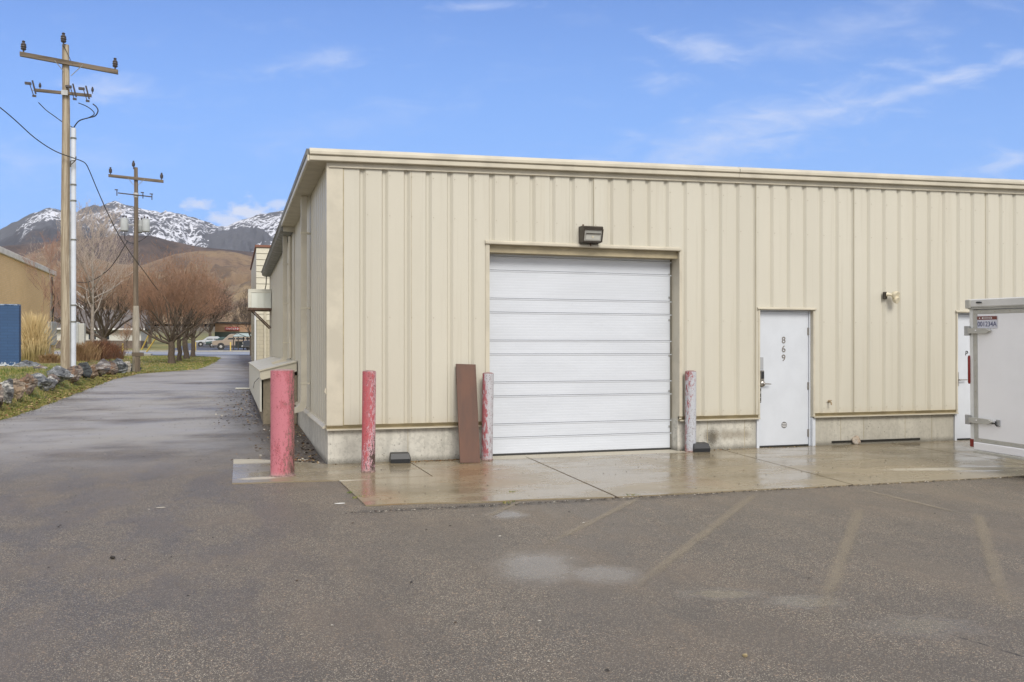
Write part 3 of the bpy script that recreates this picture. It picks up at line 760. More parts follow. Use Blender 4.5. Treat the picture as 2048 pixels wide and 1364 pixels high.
# jambs, header
mb = MB(); mb.box(G1, G1 + .04, YW + .002, YD + .05, .445, GH - .008); rel(mb.build('garage_jamb', M['trim']), bld, bld.location)
mb = MB(); mb.box(G0 - .045, G0 + .011, YW - .014, YD + .05, SB - .05, GH - .005); rel(mb.build('garage_jamb', M['trim']), bld, bld.location)
mb = MB(); mb.box(G1 - .002, G1 + .048, YW - .012, YW + .001, SB - .0, GH - .006); rel(mb.build('garage_jamb_face', M['trim']), bld, bld.location)
mb = MB(); mb.box(G1 - .0, G1 + .05, YW + .05, YD + .05, -.3, .445); rel(mb.build('garage_curb', M['found']), bld, bld.location)
mb = MB(); mb.prism([(YW + .05, GH - .025), (YW - .035, GH - .025), (YW - .040, GH - .017), (YW - .040, GH + .008), (YW - .012, GH + .030), (YW + .05, GH + .030)], 'x', G0 - .055, G1 + .012)
rel(mb.build('garage_header', M['trim']), bld, bld.location)
# ---- personnel doors
def door(x0, x1, full=True):
    yd = YW + .085; zt = 2.135
    db = MB(); db.box(x0 + .032, x1 - .032, yd, yd + .045, -.022, zt - .022, b=.003)
    d = rel(db.build('door', M['white_door']), bld, bld.location)
    fr = MB()
    for a, b_ in ((x0 + .004, x0 + .029), (x1 - .029, x1 - .004)):
        fr.box(a, b_, yd - .02, yd + .10, -.045, zt)
    for a, b_ in ((x0 - .040, x0 + .004), (x1 - .004, x1 + .052)):
        fr.box(a, b_, YW + .012, yd + .10, -.045, SB - .075)
    fr.box(x0 + .029, x1 - .029, yd - .02, yd + .10, zt - .018, zt)
    rel(fr.build('door_frame', M['white_door']), bld, bld.location)
    tr = MB()
    for a, b_ in ((x0 - .028, x0 + .003), (x1 - .003, x1 + .028)):
        tr.box(a, b_, YW - .010, yd + .08, SB - .06, zt + .02)
    rel(tr.build('door_trim', M['trim']), bld, bld.location)
    hd = MB(); hd.prism([(YW + .08, zt + .004), (YW - .03, zt + .004), (YW - .034, zt + .010), (YW - .034, zt + .026), (YW - .008, zt + .040), (YW + .08, zt + .040)], 'x', x0 - .045, x1 + .045)
    rel(hd.build('door_header', M['trim']), bld, bld.location)
    th = MB(); th.box(x0 + .03, x1 - .03, yd - .0, yd + .06, -.044, -.023); rel(th.build('threshold', M['rubber']), bld, bld.location)
    for hz in ((1.74, .86, .10) if full else ()):
        hg = MB(); hg.tube([(x1 - .030, yd - .012, hz), (x1 - .030, yd - .012, hz + .12)], .009, 10); hg.box(x1 - .052, x1 - .010, yd - .006, yd - .0005, hz, hz + .12)
        sub(hg, 'hinge', M['steel'], d, True)
    return d, yd
d1, yd = door(D0, D1)
lz = .975
lk = MB(); lk.box(D0 + .052, D0 + .128, yd - .028, yd - .001, lz + .02, lz + .205, b=.010); sub(lk, 'keypad_lock', M['steel'], d1)
lk = MB(); lk.box(D0 + .068, D0 + .118, yd - .033, yd - .0285, lz + .070, lz + .185, b=.002); sub(lk, 'keypad', M['black_pl'], d1)
hb = MB(); hb.M = Matrix.Translation((D0 + .098, yd - .02, lz - .01)) @ Matrix.Rotation(R(90), 4, 'X'); hb.lathe([(.046, -.02), (.046, .006), (.036, .018), (.018, .022), (.016, .05), (.004, .054)], 24)
hb.M = Matrix.Identity(4); hb.tube([(D0 + .098, yd - .062, lz - .008), (D0 + .13, yd - .066, lz - .008), (D0 + .225, yd - .060, lz - .014)], [.012, .011, .008], 10)
sub(hb, 'lever_handle', M['steel'], d1, True)
pl = MB(); pl.box(D0 + .036, D0 + .122, yd - .004, yd - .0008, 1.19, 1.385, b=.001); sub(pl, 'guard_plate', mat('clear_plate', (.50, .52, .55), .25, metal=.4), d1)
sg = MB(); sg.box(D0 + .036, D0 + .082, yd - .0035, yd - .0008, .665, .925, b=.001); sgo = sub(sg, 'pull_sign', M['black_pl'], d1)
M['white_ink'] = mat('white_lettering', (.75, .75, .75), .5)
for i, ch in enumerate('PULL'):
    text_mesh('letter', ch, .062, M['white_ink'], sgo, (D0 + .059, yd - .0045, .892 - i * .064), (R(90), 0, 0), .0006)
for i, ch in enumerate('869'):
    text_mesh('house_number', ch, .150, M['numeral'], d1, (D0 + .495, yd - .004, 1.655 - i * .142), (R(90), R(-1), 0), .003)
stk = MB(); stk.M = Matrix.Translation((D0 + .505, yd - .002, .30)) @ Matrix.Rotation(R(90), 4, 'X'); stk.lathe([(.052, -.001), (.052, .001)], 24)
sto = sub(stk, 'round_sticker', mat('sticker_grey', (.16, .16, .16), .5), d1)
stk = MB(); 
for z_, hw in ((.322, .036), (.298, .048), (.274, .032)): stk.box(D0 + .505 - hw, D0 + .505 + hw, yd - .0045, yd - .0033, z_ - .004, z_ + .004)
sub(stk, 'sticker_print', M['white_ink'], sto)
d2, yd = door(E0, E1, False)
mb = MB(); mb.box(E0 + .055, E0 + .105, yd - .012, yd - .001, .88, 1.12, b=.004); sub(mb, 'lock_plate', M['steel'], d2)
mb = MB(); mb.tube([(E0 + .08, yd - .005, .99), (E0 + .08, yd - .055, .99), (E0 + .12, yd - .06, .99), (E0 + .24, yd - .055, .99)], [.020, .014, .011, .009], 10); sub(mb, 'lever_handle', M['steel'], d2, True)
text_mesh('door_letter', 'P', .115, M['black_pl'], d2, (E0 + .275, yd - .004, 1.44), (R(90), R(8), 0), .002)

# ---- soffit + side wall section one (Y 12.2 - 18.9)
def side(s, o_): return (XW + .004 + o_, s)
sw = MB(); ribs(sw, YW + .155, 18.75, SB, lambda s: 4.03, side, depth=.03, x0=12.62); rel(sw.build('side_wall', M['siding'], fix=False), bld, bld.location)
sw = MB(); ribs(sw, 19.15, 31.2, SB, lambda s: 4.06, side, depth=.02, x0=19.3); rel(sw.build('side_wall', M['siding'], fix=False), bld, bld.location)
mb = MB(); mb.box(XW + .07, XW + .16, YW + .36, 31.1, SB - .05, 4.0); rel(mb.build('wall_frame', M['dark_gap']), bld, bld.location)
mb = MB(); mb.box(XW - .012, XW + .06, 18.75, 19.15, SB, 4.03); rel(mb.build('corner_trim', M['trim']), bld, bld.location)
mb = MB(); mb.box(XW - .012, XW + .10, 31.2, 31.3, SB, 4.06); rel(mb.build('corner_trim', M['trim']), bld, bld.location)
mb = MB(); mb.box(XW + .1, 22, 31.15, 31.28, -.3, 4.1); rel(mb.build('rear_wall', M['siding']), bld, bld.location)
mb = MB(); mb.box(22, 22.1, YW, 31.28, -.3, 4.55); rel(mb.build('end_wall', M['siding']), bld, bld.location)
mb = MB(); mb.prism([(XW + .01, SB), (XW - .018, SB), (XW - .055, SB - .040), (XW - .055, SB - .056), (XW + .01, SB - .045)], 'y', YW + .10, 31.2); rel(mb.build('base_trim', M['trim']), bld, bld.location)
mb = MB(); mb.box(XW + .008, XW + .3, YW + .36, 31.2, -.4, SB - .045); rel(mb.build('foundation', M['found']), bld, bld.location)
mb = MB(); mb.box(.985, XW + .05, YW - .02, 18.75, 4.032, 4.05); rel(mb.build('soffit', M['soffit']), bld, bld.location)
mb = MB(); mb.box(.955, .984, YW - .09, 18.75, 4.020, 4.10, b=.004); rel(mb.build('eave_fascia', M['trim']), bld, bld.location)
mb = MB(); mb.box(.945, .975, YW - .07, 18.8, 4.101, 4.185); rel(mb.build('gutter', M['gutter']), bld, bld.location)
mb = MB(); mb.box(.995, XW + .0, 18.752, 18.80, 3.93, 4.17); rel(mb.build('eave_return', M['trim']), bld, bld.location)
# open gutter of the rear section
mb = MB()
gp = [(1.22, 3.98), (1.05, 3.98), (.97, 4.02), (.955, 4.11), (.93, 4.12), (.93, 4.13), (.965, 4.125), (.985, 4.03), (1.055, 3.995), (1.22, 3.995)]
mb.prism(gp, 'y', 18.82, 31.25); rel(mb.build('gutter', M['gutter']), bld, bld.location)
mb = MB(); mb.box(1.0, 1.21, 18.82, 31.2, 4.14, 4.148); rel(mb.build('roof_edge', M['gutter']), bld, bld.location)
mb = MB(); mb.box(.935, 1.10, 18.81, 19.1, 3.93, 4.16, b=.01); mb.tube([(1.0, 18.9, 4.16), (.99, 18.9, 4.32)], .02, 6); rel(mb.build('gutter_end', M['gutter']), bld, bld.location)
mb = MB(); mb.tube([(1.10, 31.0, 3.98), (1.09, 31.0, 3.7), (1.06, 31.0, 3.55), (1.12, 31.05, 3.45)], .018, 6); rel(mb.build('loose_cable', M['bronze']), bld, bld.location)
# downspouts
def downspout(Y, xo, ztop, zb, kick):
    mb = MB(); a, c_ = xo - .045, xo + .045
    x_ = [(a, ztop), (a, zb + .16)]; y_ = [(c_, zb + .12), (c_, ztop)]
    el1 = [(a - .02, zb + .10), (a - .06, zb + .055), (a - kick, zb)]
    el2 = [(a - kick + .05, zb - .075), (c_ - .06, zb - .02), (c_ - .01, zb + .05)]
    mb.prism(x_ + el1 + el2 + y_, 'y', Y - .055, Y + .055)
    o = rel(mb.build('downspout', M['trim']), bld, bld.location)
    st_ = MB()
    for z_ in (ztop - .62, (ztop + zb) / 2 - .1, zb + .42): st_.box(a - .006, c_ + .05, Y - .062, Y + .062, z_, z_ + .025)
    rel(st_.build('downspout_strap', M['hatch']), bld, bld.location)
downspout(15.0, 1.125, 4.03, .52, .22)
downspout(20.0, 1.10, 3.98, 1.23, .24)
mb = MB(); mb.tube([(1.17, 19.35, 3.9), (1.17, 19.4, 2.5), (1.18, 19.35, 1.33)], .035, 8); rel(mb.build('standpipe', M['trim'], ), bld, bld.location)
mb = MB(); mb.tube([(1.20, 19.8, 4.0), (1.185, 19.8, 3.4), (1.20, 19.8, 2.8), (1.185, 19.8, 2.1), (1.20, 19.8, 1.3)], .008, 6); rel(mb.build('loose_cable', M['bronze']), bld, bld.location)
mb = MB(); mb.box(XW - .02, XW + .004, 12.28, 12.30, 3.0, 3.9); 
# dent flap on the corner
mb = MB(); mb.prism([(XW - .04, .93), (XW - .013, .90), (XW - .013, .98), (XW - .03, .985)], 'y', YW + .02, YW + .13); rel(mb.build('bent_flap', M['trim']), bld, bld.location)
# ---- sloped hatch box over basement steps
hb_ = thing('stairwell_hatch', 'low sheet-metal hatch with sloped lid on a stained concrete kerb beside the long wall', 'hatch', (.9, 18, g(.9, 18)))
HX = .55
mb = MB(); mb.box(HX + .03, XW - .004, 18.02, 29.5, 0, 1.0); rel(mb.build('concrete_kerb', M['found_old']), hb_, hb_.location)
mb = MB(); mb.prism([(HX - .03, 1.10), (XW - .016, 1.26), (XW - .016, 1.08), (HX + .0, .92), (HX - .03, .96)], 'y', 17.93, 18.0); rel(mb.build('end_flashing', M['hatch']), hb_, hb_.location)
mb = MB(); mb.prism([(HX - .05, 1.11), (XW - .014, 1.285), (XW - .014, 1.262), (HX - .05, 1.085)], 'y', 17.90, 29.55); rel(mb.build('lid', M['hatch']), hb_, hb_.location)
mb = MB(); mb.box(HX - .03, HX + .0, 18.001, 29.5, .30, 1.083); rel(mb.build('side_panel', M['awn']), hb_, hb_.location)
mb = MB(); mb.tube([(HX - .05, 18.2, .95), (HX - .09, 20, .8), (HX - .05, 23, .55)], .006, 5); rel(mb.build('cable', M['rubber']), hb_, hb_.location)
# ---- small awning
aw = thing('door_awning', 'small boxy off-white metal awning on brown angle brackets far along the side wall', 'awning', (.9, 30, 2.8))
AX0, AX1, AY = .50, XW - .005, 29.9
mb = MB()
mb.box(AX0, AX1, AY, AY + 1.3, 3.44, 3.47); mb.box(AX0, AX0 + .09, AY, AY + .06, 2.87, 3.438); mb.box(AX0 + .091, AX1, AY, AY + .06, 3.36, 3.438)
rel(mb.build('frame', M['awn']), aw, aw.location)
mb = MB(); 
for k in range(3):
    a = AX0 + .095 + k * .205; mb.box(a, a + .17, AY + .02, AY + .05, 2.87, 3.355); mb.box(a + .171, a + .204, AY + .0, AY + .05, 2.86, 3.355)
mb.box(AX0 + .01, AX0 + .03, AY + .061, AY + 1.3, 2.87, 3.438); rel(mb.build('ribbed_panel', mat('pale_panel', (.66, .68, .62), .5)), aw, aw.location)
mb = MB(); mb.box(AX0 - .0, AX1, AY - .01, AY + 1.3, 2.80, 2.858); rel(mb.build('bottom_rail', M['brownsteel']), aw, aw.location)
for yy in (AY + .03, AY + 1.2):
    mb = MB(); mb.tube([(AX0 + .12, yy, 2.80), (AX1 - .02, yy, 2.22)], .022, 4); rel(mb.build('bracket', M['brownsteel']), aw, aw.location)

# ---- wall fixtures
wl = thing('wall_pack_light', 'bronze box floodlight with clear lens above the roller door', 'wall light', (5.02, YW, 3.19))
mb = MB(); hx = .155; cx_ = 5.02
mb.prism([(YW - .001, 3.07), (YW - .11, 3.075), (YW - .135, 3.085), (YW - .195, 3.29), (YW - .17, 3.308), (YW - .001, 3.315)], 'x', cx_ - hx, cx_ + hx)
rel(mb.build('housing', M['bronze']), wl, wl.location)
# lens frame lies on the slanting front
A_, B_ = Vector((0, YW - .135, 3.085)), Vector((0, YW - .195, 3.29)); dv = (B_ - A_).normalized(); nv = Vector((0, -dv.z, dv.y))
def onlens(s, t_, e): p = A_ + dv * t_ + nv * e; return (cx_ + s, p.y, p.z)
def lensbox(name, s0, s1, t0, t1, e0, e1, m_):
    mb = MB(); mb.add([onlens(s, t_, e) for s in (s0, s1) for t_ in (t0, t1) for e in (e0, e1)], [(0, 1, 3, 2), (4, 6, 7, 5), (0, 4, 5, 1), (2, 3, 7, 6), (0, 2, 6, 4), (1, 5, 7, 3)])
    return rel(mb.build(name, m_), wl, wl.location)
lensbox('lens', -.135, .135, .014, .172, .001, .010, M['glass_lens'])
lensbox('reflector', -.105, .115, .030, .115, .0105, .014, M['reflector'])
lensbox('lens_hood', -.110, .120, .118, .126, .0105, .030, M['bronze'])
lensbox('lamp_socket', -.012, .012, .060, .085, .0145, .020, M['cream_lamp'])
mb = MB()
for s0, s1, t0, t1 in ((-.155, -.136, -.002, .19), (.136, .155, -.002, .19), (-.136, .136, -.002, .012), (-.136, .136, .174, .19)):
    mb.add([onlens(s, t_, e) for s in (s0, s1) for t_ in (t0, t1) for e in (0.001, .022)], [(0, 1, 3, 2), (4, 6, 7, 5), (0, 4, 5, 1), (2, 3, 7, 6), (0, 2, 6, 4), (1, 5, 7, 3)])
rel(mb.build('lens_frame', M['bronze']), wl, wl.location)
mb = MB(); mb.tube([(cx_ - .1, YW - .04, 3.315), (cx_ - .1, YW - .04, 3.345)], .014, 8); mb.tube([(cx_ + .02, YW - .03, 3.07), (cx_ + .02, YW - .03, 3.03)], .016, 8); rel(mb.build('conduit_stub', M['brownsteel'], ), wl, wl.location)
sl_ = thing('flood_light', 'small cream two-head sensor floodlight on the wall between the two white doors', 'wall light', (10.33, YW, 2.40))
mb = MB(); mb.box(10.255, 10.325, YW - .045, YW - .001, 2.34, 2.46, b=.01); rel(mb.build('junction_box', M['bronze']), sl_, sl_.location)
mb = MB(); mb.tube([(10.30, YW - .05, 2.42), (10.33, YW - .09, 2.41), (10.36, YW - .12, 2.40)], [.035, .022, .022], 12); rel(mb.build('swivel_arm', M['cream_lamp'], smooth=True), sl_, sl_.location)
for (dx, dz_, rr) in ((.07, .0, .070), (.085, -.075, .055)):
    mb = MB(); mb.M = Matrix.Translation((10.33 + dx, YW - .14, 2.40 + dz_)) @ Matrix.Rotation(R(115), 4, 'X') @ Matrix.Rotation(R(18), 4, 'Y')
    mb.lathe([(.012, -.07), (rr * .6, -.055), (rr, -.01), (rr * 1.05, .03), (rr * .85, .032), (.004, .02)], 20); rel(mb.build('lamp_head', M['cream_lamp'], smooth=True), sl_, sl_.location)
mb = MB(); mb.M = Matrix.Translation((9.20, YW - .0, .665)); mb.tube([(0, 0, 0), (0, -.05, 0), (0, -.075, -.012), (0, -.08, -.05)], [.016, .012, .012, .011], 8); mb.tube([(-.03, -.045, .022), (.03, -.045, .022)], .008, 6)
o = mb.build('hose_tap', M['brass'], smooth=True); tag(o, 'small brass hose tap low on the siding right of door 869', 'tap')

# ================================================================ bollards
pinkA = mat_bollard('faded_pink_paint', ((.50, .17, .205), (.42, .12, .145), (.26, .13, .12)), (.80, .08, 1.5), 3.0, 1.6)
redB = mat_bollard('crazed_red_paint', ((.44, .095, .11), (.40, .12, .135), (.56, .36, .40)), (.72, .16, 1.2), 9.0, 1.0)
mixC = mat_bollard('peeling_pink_grey', ((.35, .10, .115), (.46, .46, .49), (.36, .30, .32)), (.76, .05, .6), 14.0, 3.4, .16)
mixD = mat_bollard('peeling_red_grey', ((.30, .085, .09), (.46, .48, .52), (.34, .33, .35)), (.78, .05, .2), 21.0, 4.6, .34)
M['capfill'] = mat('pinkish_cap', (.36, .23, .23), .85, noise_amt=.3, nscale=30)
def bollard(px, py_b, width_px, py_top, m_, label, tilt=0):
    t = (1.5 - SL) * F / (py_b - 700); p = ray(px) * t; r = width_px / 2 / F * t; hgt = (py_b - py_top) / F * t
    p = p + ray(px).normalized() * 0
    root = thing('bollard', label, 'bollard', (p.x, p.y, SL), 0, 'steel pipe bollards along the apron')
    mb = MB(); n = 40; zs = [0, .02, .2, .4, .6, .8, 1.0, hgt - .03, hgt]
    mb.lathe([(r * (1 + .004 * math.sin(7 * z)), z) for z in zs], n)
    o = mb.build('pipe', m_, root, smooth=True)
    mb = MB(); mb.lathe([(r * .93, hgt), (r * .9, hgt + .008), (r * .5, hgt + .016), (.004, hgt + .018)], n); mb.build('concrete_fill', M['capfill'], root, smooth=True)
    mb = MB(); mb.lathe([(r * 1.10, 0.0), (r * 1.08, .010), (r * 1.01, .018), (r * .99, .018)], n); mb.build('collar', mat('crumbly_base', (.33, .22, .20), .9, noise_amt=.6, nscale=40, bump=.8, bscale=60), root, smooth=True)
    root.rotation_euler = (0, tilt, 0)
    return root
bollard(565, 951, 46.5, 741, pinkA, 'thick faded pink bollard nearest the alley, left of the building corner')
bollard(736.5, 943, 27, 743, redB, 'red bollard with crazed flaking paint in front of the low concrete wall', R(.6))
bollard(974, 920, 22.5, 747, mixC, 'peeling pink and grey bollard leaning close to the brown board', R(.8))
bollard(1381, 903, 22, 743, mixD, 'peeling red and grey bollard standing right of the roller door', R(.2))
# board
bd = MB(); BH = 1.395
bd.box(-.150, .140, -.010, .010, 0, BH, b=.003)
o = bd.build('plank', M['rustwood']); 
p = ray(941) * ((1.545) * F / 226); o.location = (p.x, p.y, SL + .001)
o.rotation_euler = (R(-15.5), R(2.0), R(2)); tag(o, 'rust brown wooden board leaning on the siding beside the roller door', 'board')
# bait stations
def bait(px, py, rz, label):
    t = 1.545 * F / (py - 700); p = ray(px) * t
    root = thing('bait_station', label, 'bait box', (p.x, p.y + .06, SL), rz, 'black bait boxes at the foot of the wall')
    mb = MB(); L = .135
    mb.add([(-L, -.085, 0), (L * .92, -.085, 0), (L * 1.04, -.02, 0), (L * .98, .09, 0), (-L, .09, 0), (-L * 1.02, -.095, .055), (L * .93, -.095, .055), (L * 1.07, -.02, .055), (L, .09, .06), (-L * 1.02, .09, .06)],
           [(0, 1, 6, 5), (1, 2, 7, 6), (2, 3, 8, 7), (3, 4, 9, 8), (4, 0, 5, 9), (4, 3, 2, 1, 0)]); mb.build('tray', M['black_pl'], root)
    mb = MB()
    mb.add([(-L * 1.03, -.097, .057), (L * .94, -.097, .057), (L * 1.08, -.02, .057), (L, .09, .057), (-L * 1.03, .09, .057), (-L * .97, -.070, .128), (L * .80, -.070, .128), (L * .92, -.01, .124), (L * .85, .085, .135), (-L * .97, .085, .135), ],
           [(0, 1, 6, 5), (1, 2, 7, 6), (2, 3, 8, 7), (3, 4, 9, 8), (4, 0, 5, 9), (5, 6, 7, 8, 9), (4, 3, 2, 1, 0)]); mb.build('lid', M['black_pl'], root)
    return root
bait(802, 926, R(-4), 'black plastic bait box against the foundation left of the brown board')
bait(1404, 904, R(-3), 'black plastic bait box half hidden behind the bollard right of the roller door')
# rock by the slot
def rock_mesh(seed, rx, ry, rz_, sub_=3, rough=.22, cuts=7, flat=0.0):
    import bmesh
    bm = bmesh.new(); bmesh.ops.create_icosphere(bm, subdivisions=sub_, radius=1)
    r = random.Random(seed)
    planes = []
    for _ in range(cuts):
        n = Vector((r.uniform(-1, 1), r.uniform(-1, 1), r.uniform(-.6, 1))).normalized(); planes.append((n, r.uniform(.55 - flat * 2, .85 - flat * 1.5)))
    off = Vector((seed * 3.7, seed * 1.3, seed * 2.1))
    for v in bm.verts:
        q = v.co.copy()
        for n, d_ in planes:
            e = q.dot(n) - d_
            if e > 0: q -= n * e * .92
        q += v.co * rough * .45 * noise.noise(q * 1.6 + off) + v.co * rough * .35 * noise.noise(q * 4.5 + off) + v.co * rough * .2 * noise.noise(q * 11 + off)
        v.co = Vector((q.x * rx, q.y * ry, q.z * rz_))
    zmin = min(v.co.z for v in bm.verts)
    for v in bm.verts: v.co.z -= zmin
    me = bpy.data.meshes.new('rock'); bm.to_mesh(me); bm.free()
    return me
def mat_rock(name, a, b_, dark, white, seed, tilt=.6):
    m_ = bpy.data.materials.new(name); m_.use_nodes = True; t = m_.node_tree; h = N(t); b = t.nodes['Principled BSDF']
    O = h.n('ShaderNodeTexCoord').outputs['Object']; v = h.mapping(O, (2.2, 2.2, 7), rot=(seed, tilt, seed * .7), loc=(seed, 0, seed))
    n1 = h.noise(v, 1.2, 6, .7, .5); n2 = h.noise(h.mapping(O, loc=(seed * 5, 0, 0)), 2.0, 5, .7); n3 = h.noise(O, 22, 4, .7)
    c = h.mix(h.ramp(n2, .42, .58), a, b_); c = h.mix(h.ramp(n1, .53, .58), c, dark); c = h.mix(h.m('MULTIPLY', h.ramp(n1, .465, .42), .85), c, white)
    c = h.mix(h.m('MULTIPLY', h.ramp(n3, .50, .62), .65), c, dark)
    h.link(c, b.inputs['Base Color']); b.inputs['Roughness'].default_value = .75
    h.link(h.bump(h.m('ADD', n1, h.m('MULTIPLY', n3, .4)), .9, .05), b.inputs['Normal']); return m_
me = rock_mesh(4, .078, .065, .075, 3, .15, 4); me.materials.append(mat_rock('pale_stone', (.50, .40, .30), (.55, .50, .42), (.25, .17, .12), (.6, .56, .5), 2))
o = bpy.data.objects.new('stone', me); COL.objects.link(o); p = gxy(1713, 890); o.location = (p[0], p[1], SL - .01)
for q in me.polygons: q.use_smooth = True
tag(o, 'fist-sized pale stone resting by the dark slot at the wall foot', 'stone')

# ================================================================ trailer
tr = thing('cargo_trailer', 'white enclosed cargo trailer parked in front of the second door, cut by the right edge', 'trailer', (9.12, 9.2, 0))
M['tr_white'] = mat('trailer_white', (.88, .895, .92), .35, noise_amt=.04, nscale=1.5)
M['tr_frame'] = mat('trailer_frame_paint', (.66, .665, .65), .45, noise_amt=.08, nscale=4)
M['tr_alu'] = mat('trailer_gasket', (.47, .47, .43), .5, noise_amt=.15, nscale=5)
M['red_lens'] = mat('red_marker_lens', (.20, .02, .015), .25)
TW, TL, TH = 1.95, 3.6, 1.885     # local: rear face plane x=0, body to +x ; y from 0 (far) to -TW
TZ = .235
Tm = Matrix.Translation((9.12, 9.2, 0)) @ Matrix.Rotation(R(1.3), 4, 'X') @ Matrix.Rotation(R(-1.5), 4, 'Y')
def T(mb, name, m_, par=None, smooth=False):
    o = mb.build(name, m_, par or tr, smooth); return o
tr.location = (9.155, 9.24, 0); tr.rotation_euler = (R(.9), R(-1.6), 0)
mb = MB(); mb.box(.03, TL, -TW + .02, -.02, TZ + .05, TZ + TH - .04, b=.02); T(mb, 'body', M['tr_white'])
mb = MB(); mb.box(-.005, .03, -.060, 0, TZ, TZ + TH - .075, b=.006); mb.box(-.005, .03, -TW, -TW + .060, TZ, TZ + TH - .075, b=.006)
T(mb, 'rear_frame', mat('trailer_post', (.74, .76, .75), .4, noise_amt=.08))
mb = MB(); mb.box(-.03, TL, -TW - .015, .015, TZ + TH - .075, TZ + TH + .035, b=.012); T(mb, 'roof_cap', M['tr_frame'])
mb = MB(); mb.box(-.034, -.0305, -TW, 0.0, TZ + TH - .070, TZ + TH - .055); mb.box(-.026, .0, -TW, -.001, TZ + TH - .093, TZ + TH - .076); T(mb, 'rain_gutter', M['tr_alu'])
mb = MB(); mb.box(-.045, .04, -.055, .03, TZ + TH - .082, TZ + TH + .03, b=.006); T(mb, 'corner_cap', M['tr_alu'])
rd = MB(); rd.box(.0, .028, -TW + .125, -.125, TZ + .135, TZ + TH - .155, b=.003); ramp_ = T(rd, 'ramp_door', M['tr_white'])
mb = MB()
a0, a1, b0, b1 = -TW + .062, -.062, TZ + .085, TZ + TH - .105
for (y0, y1, z0, z1) in ((a0, a0 + .062, b0, b1), (a1 - .062, a1, b0, b1), (a0 + .0621, a1 - .0621, b0, b0 + .05), (a0 + .0621, a1 - .0621, b1 - .05, b1)):
    mb.box(-.006, .027, y0, y1, z0, z1, b=.003)
sub(mb, 'door_gasket', M['tr_alu'], ramp_)
rv = MB()
for k in range(9):
    z_ = b0 + .05 + k * (b1 - b0 - .1) / 8
    for y_ in (a0 + .031, a1 - .031): rv.box(-.0085, -.0062, y_ - .005, y_ + .005, z_ - .005, z_ + .005)
for k in range(8):
    y_ = a0 + .12 + k * (a1 - a0 - .24) / 7
    for z_ in (b0 + .025, b1 - .025): rv.box(-.0085, -.0062, y_ - .005, y_ + .005, z_ - .005, z_ + .005)
sub(rv, 'rivet', M['trim_dark'], ramp_)['kind'] = 'stuff'
mb = MB(); mb.box(-.02, .03, -TW + .01, -.001 - .06, TZ - .02, TZ + .083, b=.01); T(mb, 'rear_sill', mat('sill_white', (.82, .83, .86), .35))
mb = MB(); mb.box(-.040, .0, -TW + .06, -.08, TZ - .055, TZ - .022, b=.004); T(mb, 'bumper', M['tr_alu'])
for z_, y_end in ((TZ + 1.515, -.36), (TZ + .365, -.38)):
    hh = MB(); hh.box(-.040, -.008, -.028, .055, z_ - .062, z_ + .062, b=.006); ho = T(hh, 'hinge_bracket', M['galv'])
    hh = MB(); hh.prism([(-.02, z_ - .034), (y_end + .06, z_ - .034), (y_end, z_ - .004), (y_end, z_ + .004), (y_end + .06, z_ + .030), (-.02, z_ + .034)], 'x', -.05, -.012); sub(hh, 'strap_hinge', M['tr_alu'], ho)
    hh = MB(); hh.M = Matrix.Translation((-.053, -.15, z_ + .006)) @ Matrix.Rotation(R(90), 4, 'Y'); hh.lathe([(.011, -.004), (.009, .003), (.003, .005)], 10); sub(hh, 'rivet', M['white_ink'], ho, True)
mb = MB(); mb.box(-.022, -.001, -.475, -.42, TZ + .315, TZ + .40, b=.005); lt = T(mb, 'latch_plate', M['galv'])
mb = MB(); mb.tube([(-.028, -.425, TZ + .38), (-.035, -.43, TZ + .34), (-.030, -.455, TZ + .32)], .008, 8); mb.tube([(-.03, -.375, TZ + .35), (-.035, -.42, TZ + .35)], .010, 6); sub(mb, 'latch_hook', M['rubber'], lt)
mb = MB(); mb.tube([(-.008, .002, TZ + .83), (-.010, .002, TZ + .85), (-.010, .002, TZ + 1.17), (-.008, .002, TZ + 1.195)], [.012, .018, .018, .012], 10); T(mb, 'side_marker', M['red_lens'], smooth=True)
mb = MB(); mb.box(-.012, -.0052, -.056, -.001, TZ + .015, TZ + .115); T(mb, 'reflector', M['red_lens'])
mb = MB(); mb.box(-.048, -.0305, -.235, -.150, TZ + TH - .020, TZ + TH - .004, b=.004); mb.box(-.052, -.049, -.225, -.165, TZ + TH - .018, TZ + TH - .0, b=.001); T(mb, 'roof_marker', M['black_pl'])
for yy in (-TW - .02, .02 - .2):
    for xx in (1.75,):
        wh = MB(); wh.M = Matrix.Translation((xx, yy if yy < -1 else -.02, .30)) @ Matrix.Rotation(R(90), 4, 'X'); s_ = 1
        wh.lathe([(.17, -.08), (.27, -.10), (.325, -.085), (.335, 0), (.325, .085), (.27, .10), (.17, .08)], 32); wo_ = T(wh, 'wheel', M['rubber'], smooth=True)
        wh = MB(); wh.M = Matrix.Translation((xx, yy if yy < -1 else -.02, .30)) @ Matrix.Rotation(R(90), 4, 'X'); wh.lathe([(.05, -.07), (.168, -.085), (.168, .085), (.05, .07)], 24); sub(wh, 'rim', M['galv'], wo_, True)
